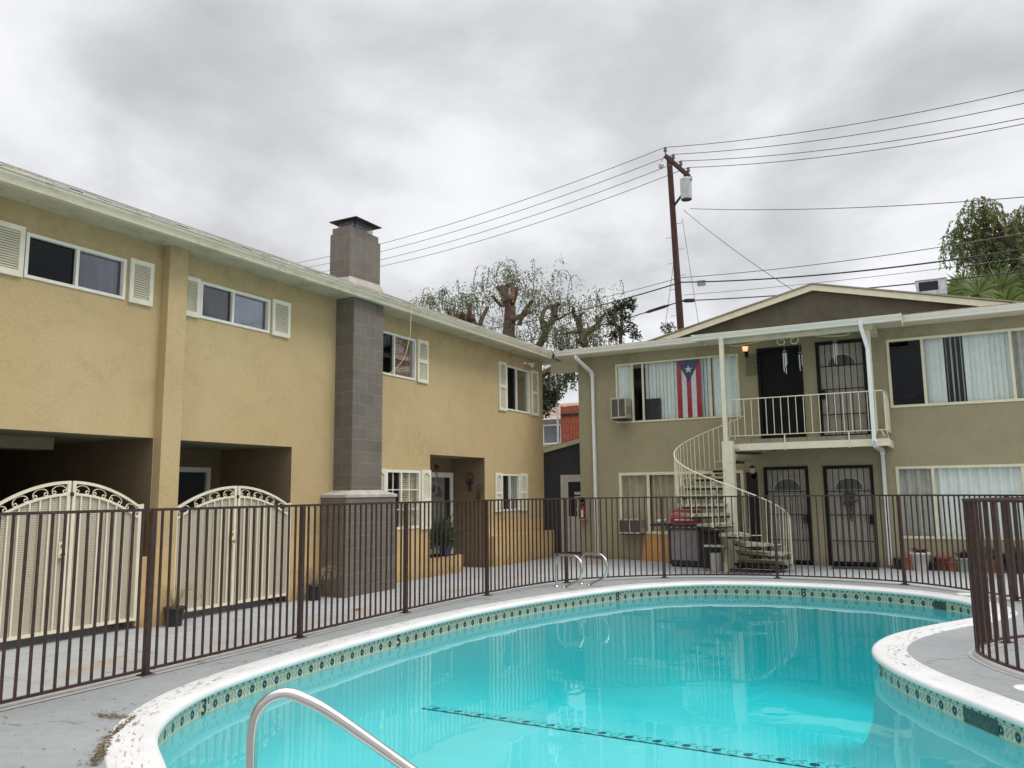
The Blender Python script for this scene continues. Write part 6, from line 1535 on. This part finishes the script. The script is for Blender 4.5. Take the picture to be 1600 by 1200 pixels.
pollard(27.0, [[(796, 555), (795, 520), (797, 480), (790, 466), (0.36, 0.24)], [(797, 500), (812, 495), (822, 490), (0.13, 0.10)]],
        [((790, 472), (777, 448), 0.10), ((790, 470), (786, 446), 0.09), ((795, 470), (793, 444), 0.10), ((798, 470), (801, 445), 0.09), ((800, 475), (808, 450), 0.09), ((785, 478), (769, 462), 0.06), ((812, 508), (832, 470), 0.07), ((818, 490), (828, 488), 0.09)],
        [(792, 432, 16, 12, 46), (778, 450, 12, 12, 20), (815, 450, 16, 14, 40), (830, 490, 16, 18, 46), (770, 500, 12, 14, 16), (806, 520, 20, 12, 30)], 'tallest bare pruned tree with a cluster of upright cut stubs')
pollard(28.5, [[(835, 565), (848, 530), (858, 510), (868, 492), (0.22, 0.15)], [(852, 520), (846, 500), (852, 482), (862, 478), (0.12, 0.08)]],
        [((866, 495), (866, 478), 0.11), ((868, 492), (872, 474), 0.07), ((862, 480), (874, 476), 0.07), ((866, 500), (885, 492), 0.05), ((858, 512), (848, 500), 0.08)],
        [(858, 460, 18, 14, 44), (885, 490, 16, 22, 44), (850, 520, 20, 12, 26), (876, 530, 18, 12, 44)], 'pruned tree leaning right over the tan roof end')
pollard(28.0, [[(922, 570), (914, 542), (907, 515), (903, 495), (0.22, 0.15)], [(906, 535), (918, 520), (930, 512), (936, 508), (0.16, 0.12)]],
        [((903, 500), (896, 480), 0.07), ((905, 500), (912, 488), 0.06), ((932, 512), (932, 496), 0.09), ((934, 512), (944, 492), 0.07), ((902, 520), (884, 522), 0.05)],
        [(910, 478, 20, 14, 40), (940, 490, 16, 20, 56), (915, 525, 24, 14, 60), (935, 535, 18, 10, 40), (890, 540, 14, 8, 30)], 'forked pruned tree directly above the junction of the two roofs')
pollard(26.5, [[(745, 560), (742, 515), (738, 500), (733, 492), (0.2, 0.15)]],
        [((737, 500), (734, 474), 0.08), ((736, 502), (722, 490), 0.09), ((748, 512), (762, 480), 0.07), ((720, 505), (712, 492), 0.10), ((700, 500), (698, 482), 0.06)],
        [(730, 462, 16, 10, 34), (695, 472, 18, 8, 40), (670, 470, 8, 6, 14), (755, 480, 14, 14, 22), (715, 490, 24, 10, 36)], 'small pruned tree at the left end of the row, stubs just over the roof')
# darker feathery tree
def leafy(D, trunk, blobs, label, name, lm, per=60, ln=0.14, wd=0.03, droop=False, w0=0.14, wood='bark', mode=0):
    p = pix(D); b0 = p(*trunk[0]); r_ = tree(name, (b0.x, b0.y, 0), label)
    m = MB(); pts = [p(*t_) for t_ in trunk]; limb(m, [Vector((pts[0].x, pts[0].y, -0.05))] + pts, w0, w0 * 0.35, 8)
    ml = MB(); mt_ = MB()
    tp_ = [Vector((pts[0].x, pts[0].y, 0.5))] + pts
    for (x, y, r, n_) in blobs:
        c = p(x, y, q.uniform(-1.0, 1.0) * min(2.5, r / 20)); R_ = r * D / FPX
        near_ = min(tp_, key=lambda t_: (t_ - c).length); m.tube([tuple(near_), tuple(near_.lerp(c, 0.5) + Vector((0, 0, 0.1))), tuple(c)], 0, 5, True, [w0 * 0.3, w0 * 0.2, w0 * 0.08])
        for _ in range(n_):
            v = Vector((q.gauss(0, 1), q.gauss(0, 1), q.gauss(0, 1))).normalized() * R_ * q.random() ** 0.45
            c2 = c + Vector((v.x, v.y, v.z * 0.8))
            if droop: weep(ml, mt_, c2, q.uniform(0.5, 1.1) * (1.0 if R_ > 0.6 else 0.7), q, 1.4, ln, wd)
            else:
                for _ in range(7):
                    d = Vector((q.uniform(-1, 1), q.uniform(-1, 1), q.uniform(-0.7, 0.8))).normalized(); leaf(ml, c2 + d * q.uniform(0, 0.13), d, ln * q.uniform(0.7, 1.2), wd, q)
    m.build('trunk', wood, r_)
    if mt_.v: mt_.build('twigs', wood, r_)
    ml.build('crown', lm, r_, recalc=False)
    return r_
leafy(27.5, [(970, 560), (971, 520), (972, 480)], [(970, 478, 10, 26), (985, 478, 9, 22), (960, 490, 8, 18), (980, 496, 10, 22), (956, 505, 8, 18), (968, 515, 10, 22), (988, 512, 6, 12), (994, 524, 7, 16), (958, 525, 8, 18), (950, 490, 5, 8), (988, 470, 5, 8)], 'small dark feathery tree standing left of the utility pole', 'dark_tree', 'dark_leaf', ln=0.15, wd=0.03)
leafy(32, [(1046, 560), (1046, 530), (1046, 518)], [(1040, 510, 5, 8), (1049, 512, 6, 10), (1044, 519, 6, 10)], 'tip of a small dark tree at the foot of the utility pole', 'dark_tree', 'dark_leaf', ln=0.13, wd=0.03, w0=0.08)
leafy(30, [(828, 700), (832, 640), (850, 600)], [(852, 600, 14, 60), (860, 615, 14, 60), (848, 625, 14, 60), (862, 630, 8, 26), (845, 640, 16, 60), (870, 605, 6, 10), (835, 610, 14, 40)], 'dark bushy tree seen in the gap above the salmon roof', 'dark_tree', 'dark_leaf', ln=0.15, wd=0.04)
leafy(26, [(825, 600), (838, 590), (868, 574)], [(880, 575, 12, 18), (892, 590, 9, 12), (870, 585, 9, 10), (898, 575, 8, 10), (885, 560, 12, 10)], 'light green weeping branch tree showing under the roof bridge in the gap', 'weeping_tree', 'pepper_leaf', droop=True, ln=0.13, w0=0.3)
# big weeping tree, right edge
leafy(31, [(1620, 520), (1605, 450), (1590, 400)], [(1534, 322, 9, 16), (1543, 338, 12, 20), (1520, 338, 10, 12), (1556, 342, 8, 12), (1502, 356, 9, 14), (1530, 362, 16, 30), (1560, 368, 11, 18), (1490, 370, 5, 8), (1493, 388, 8, 14), (1515, 388, 14, 28), (1546, 395, 18, 38), (1585, 345, 9, 14), (1604, 338, 10, 18), (1588, 368, 14, 28), (1580, 398, 20, 46), (1510, 408, 9, 14), (1542, 424, 18, 34), (1585, 430, 24, 60), (1615, 385, 20, 46), (1610, 450, 24, 50), (1570, 460, 20, 40), (1640, 420, 30, 40)], 'large weeping green tree behind the roof at the right edge', 'weeping_tree', 'mid_leaf', droop=True, ln=0.17, wd=0.028, w0=0.4)
# fan palm
pr_ = tree('fan_palm', tuple(Vector((*ray_at(1512, 460, 27).to_2d(), 0))), 'green fan palm with broad pointed fronds behind the roof cooler')
pc = ray_at(1515, 462, 27); MB().tube([(pc.x, pc.y, -0.05), (pc.x, pc.y, pc.z - 0.3)], 0.2, 12, True, [0.24, 0.18]).build('trunk', 'bark', pr_)
for k, (tx, ty, rad, tilt, rev) in enumerate([(1505, 438, 0.85, 0.1, 0), (1460, 452, 0.7, 0.8, 0), (1528, 445, 0.8, -0.3, 0), (1562, 440, 0.95, -0.8, 0), (1490, 455, 0.75, 0.6, 1), (1535, 462, 0.8, -0.4, 1), (1570, 465, 0.8, -0.9, 1), (1510, 470, 0.7, 0, 1), (1475, 462, 0.6, 0.9, 1), (1550, 455, 0.9, -0.5, 0)]):
    c = ray_at(tx, ty + 14, 27 + q.uniform(-0.8, 0.6)); m = MB(); m.tube([(pc.x, pc.y, pc.z - 0.4), tuple(Vector((pc.x, pc.y, pc.z)).lerp(c, 0.6) + Vector((0, 0, 0.05))), tuple(c)], 0.018, 5)
    n_ = 44; ax = Vector((-math.sin(tilt), q.uniform(-0.3, 0.3), math.cos(tilt) * (1 if not rev else 0.45))).normalized(); sd = ax.cross(Vector((q.uniform(-0.3, 0.3), 1, 0.2))).normalized()
    for i in range(n_):
        a = R(-118 + 236 * i / (n_ - 1)); d = (ax * math.cos(a) + sd * math.sin(a)).normalized(); L_ = rad * (1 - 0.12 * abs(a) / 2) * q.uniform(0.9, 1.05)
        s = (ax * -math.sin(a) + sd * math.cos(a)) * 0.028; nrm = d.cross(s).normalized() * 0.03 * (1 if i % 2 else -1); tip = c + d * L_ - Vector((0, 0, 0.14 * q.uniform(0.4, 1.4))) 
        md = c + d * L_ * 0.55 + nrm
        m.add([tuple(c), tuple(md - s), tuple(tip), tuple(md + s)], [(0, 1, 2, 3)])
    m.build('frond', 'palm_leaf', pr_, recalc=False)
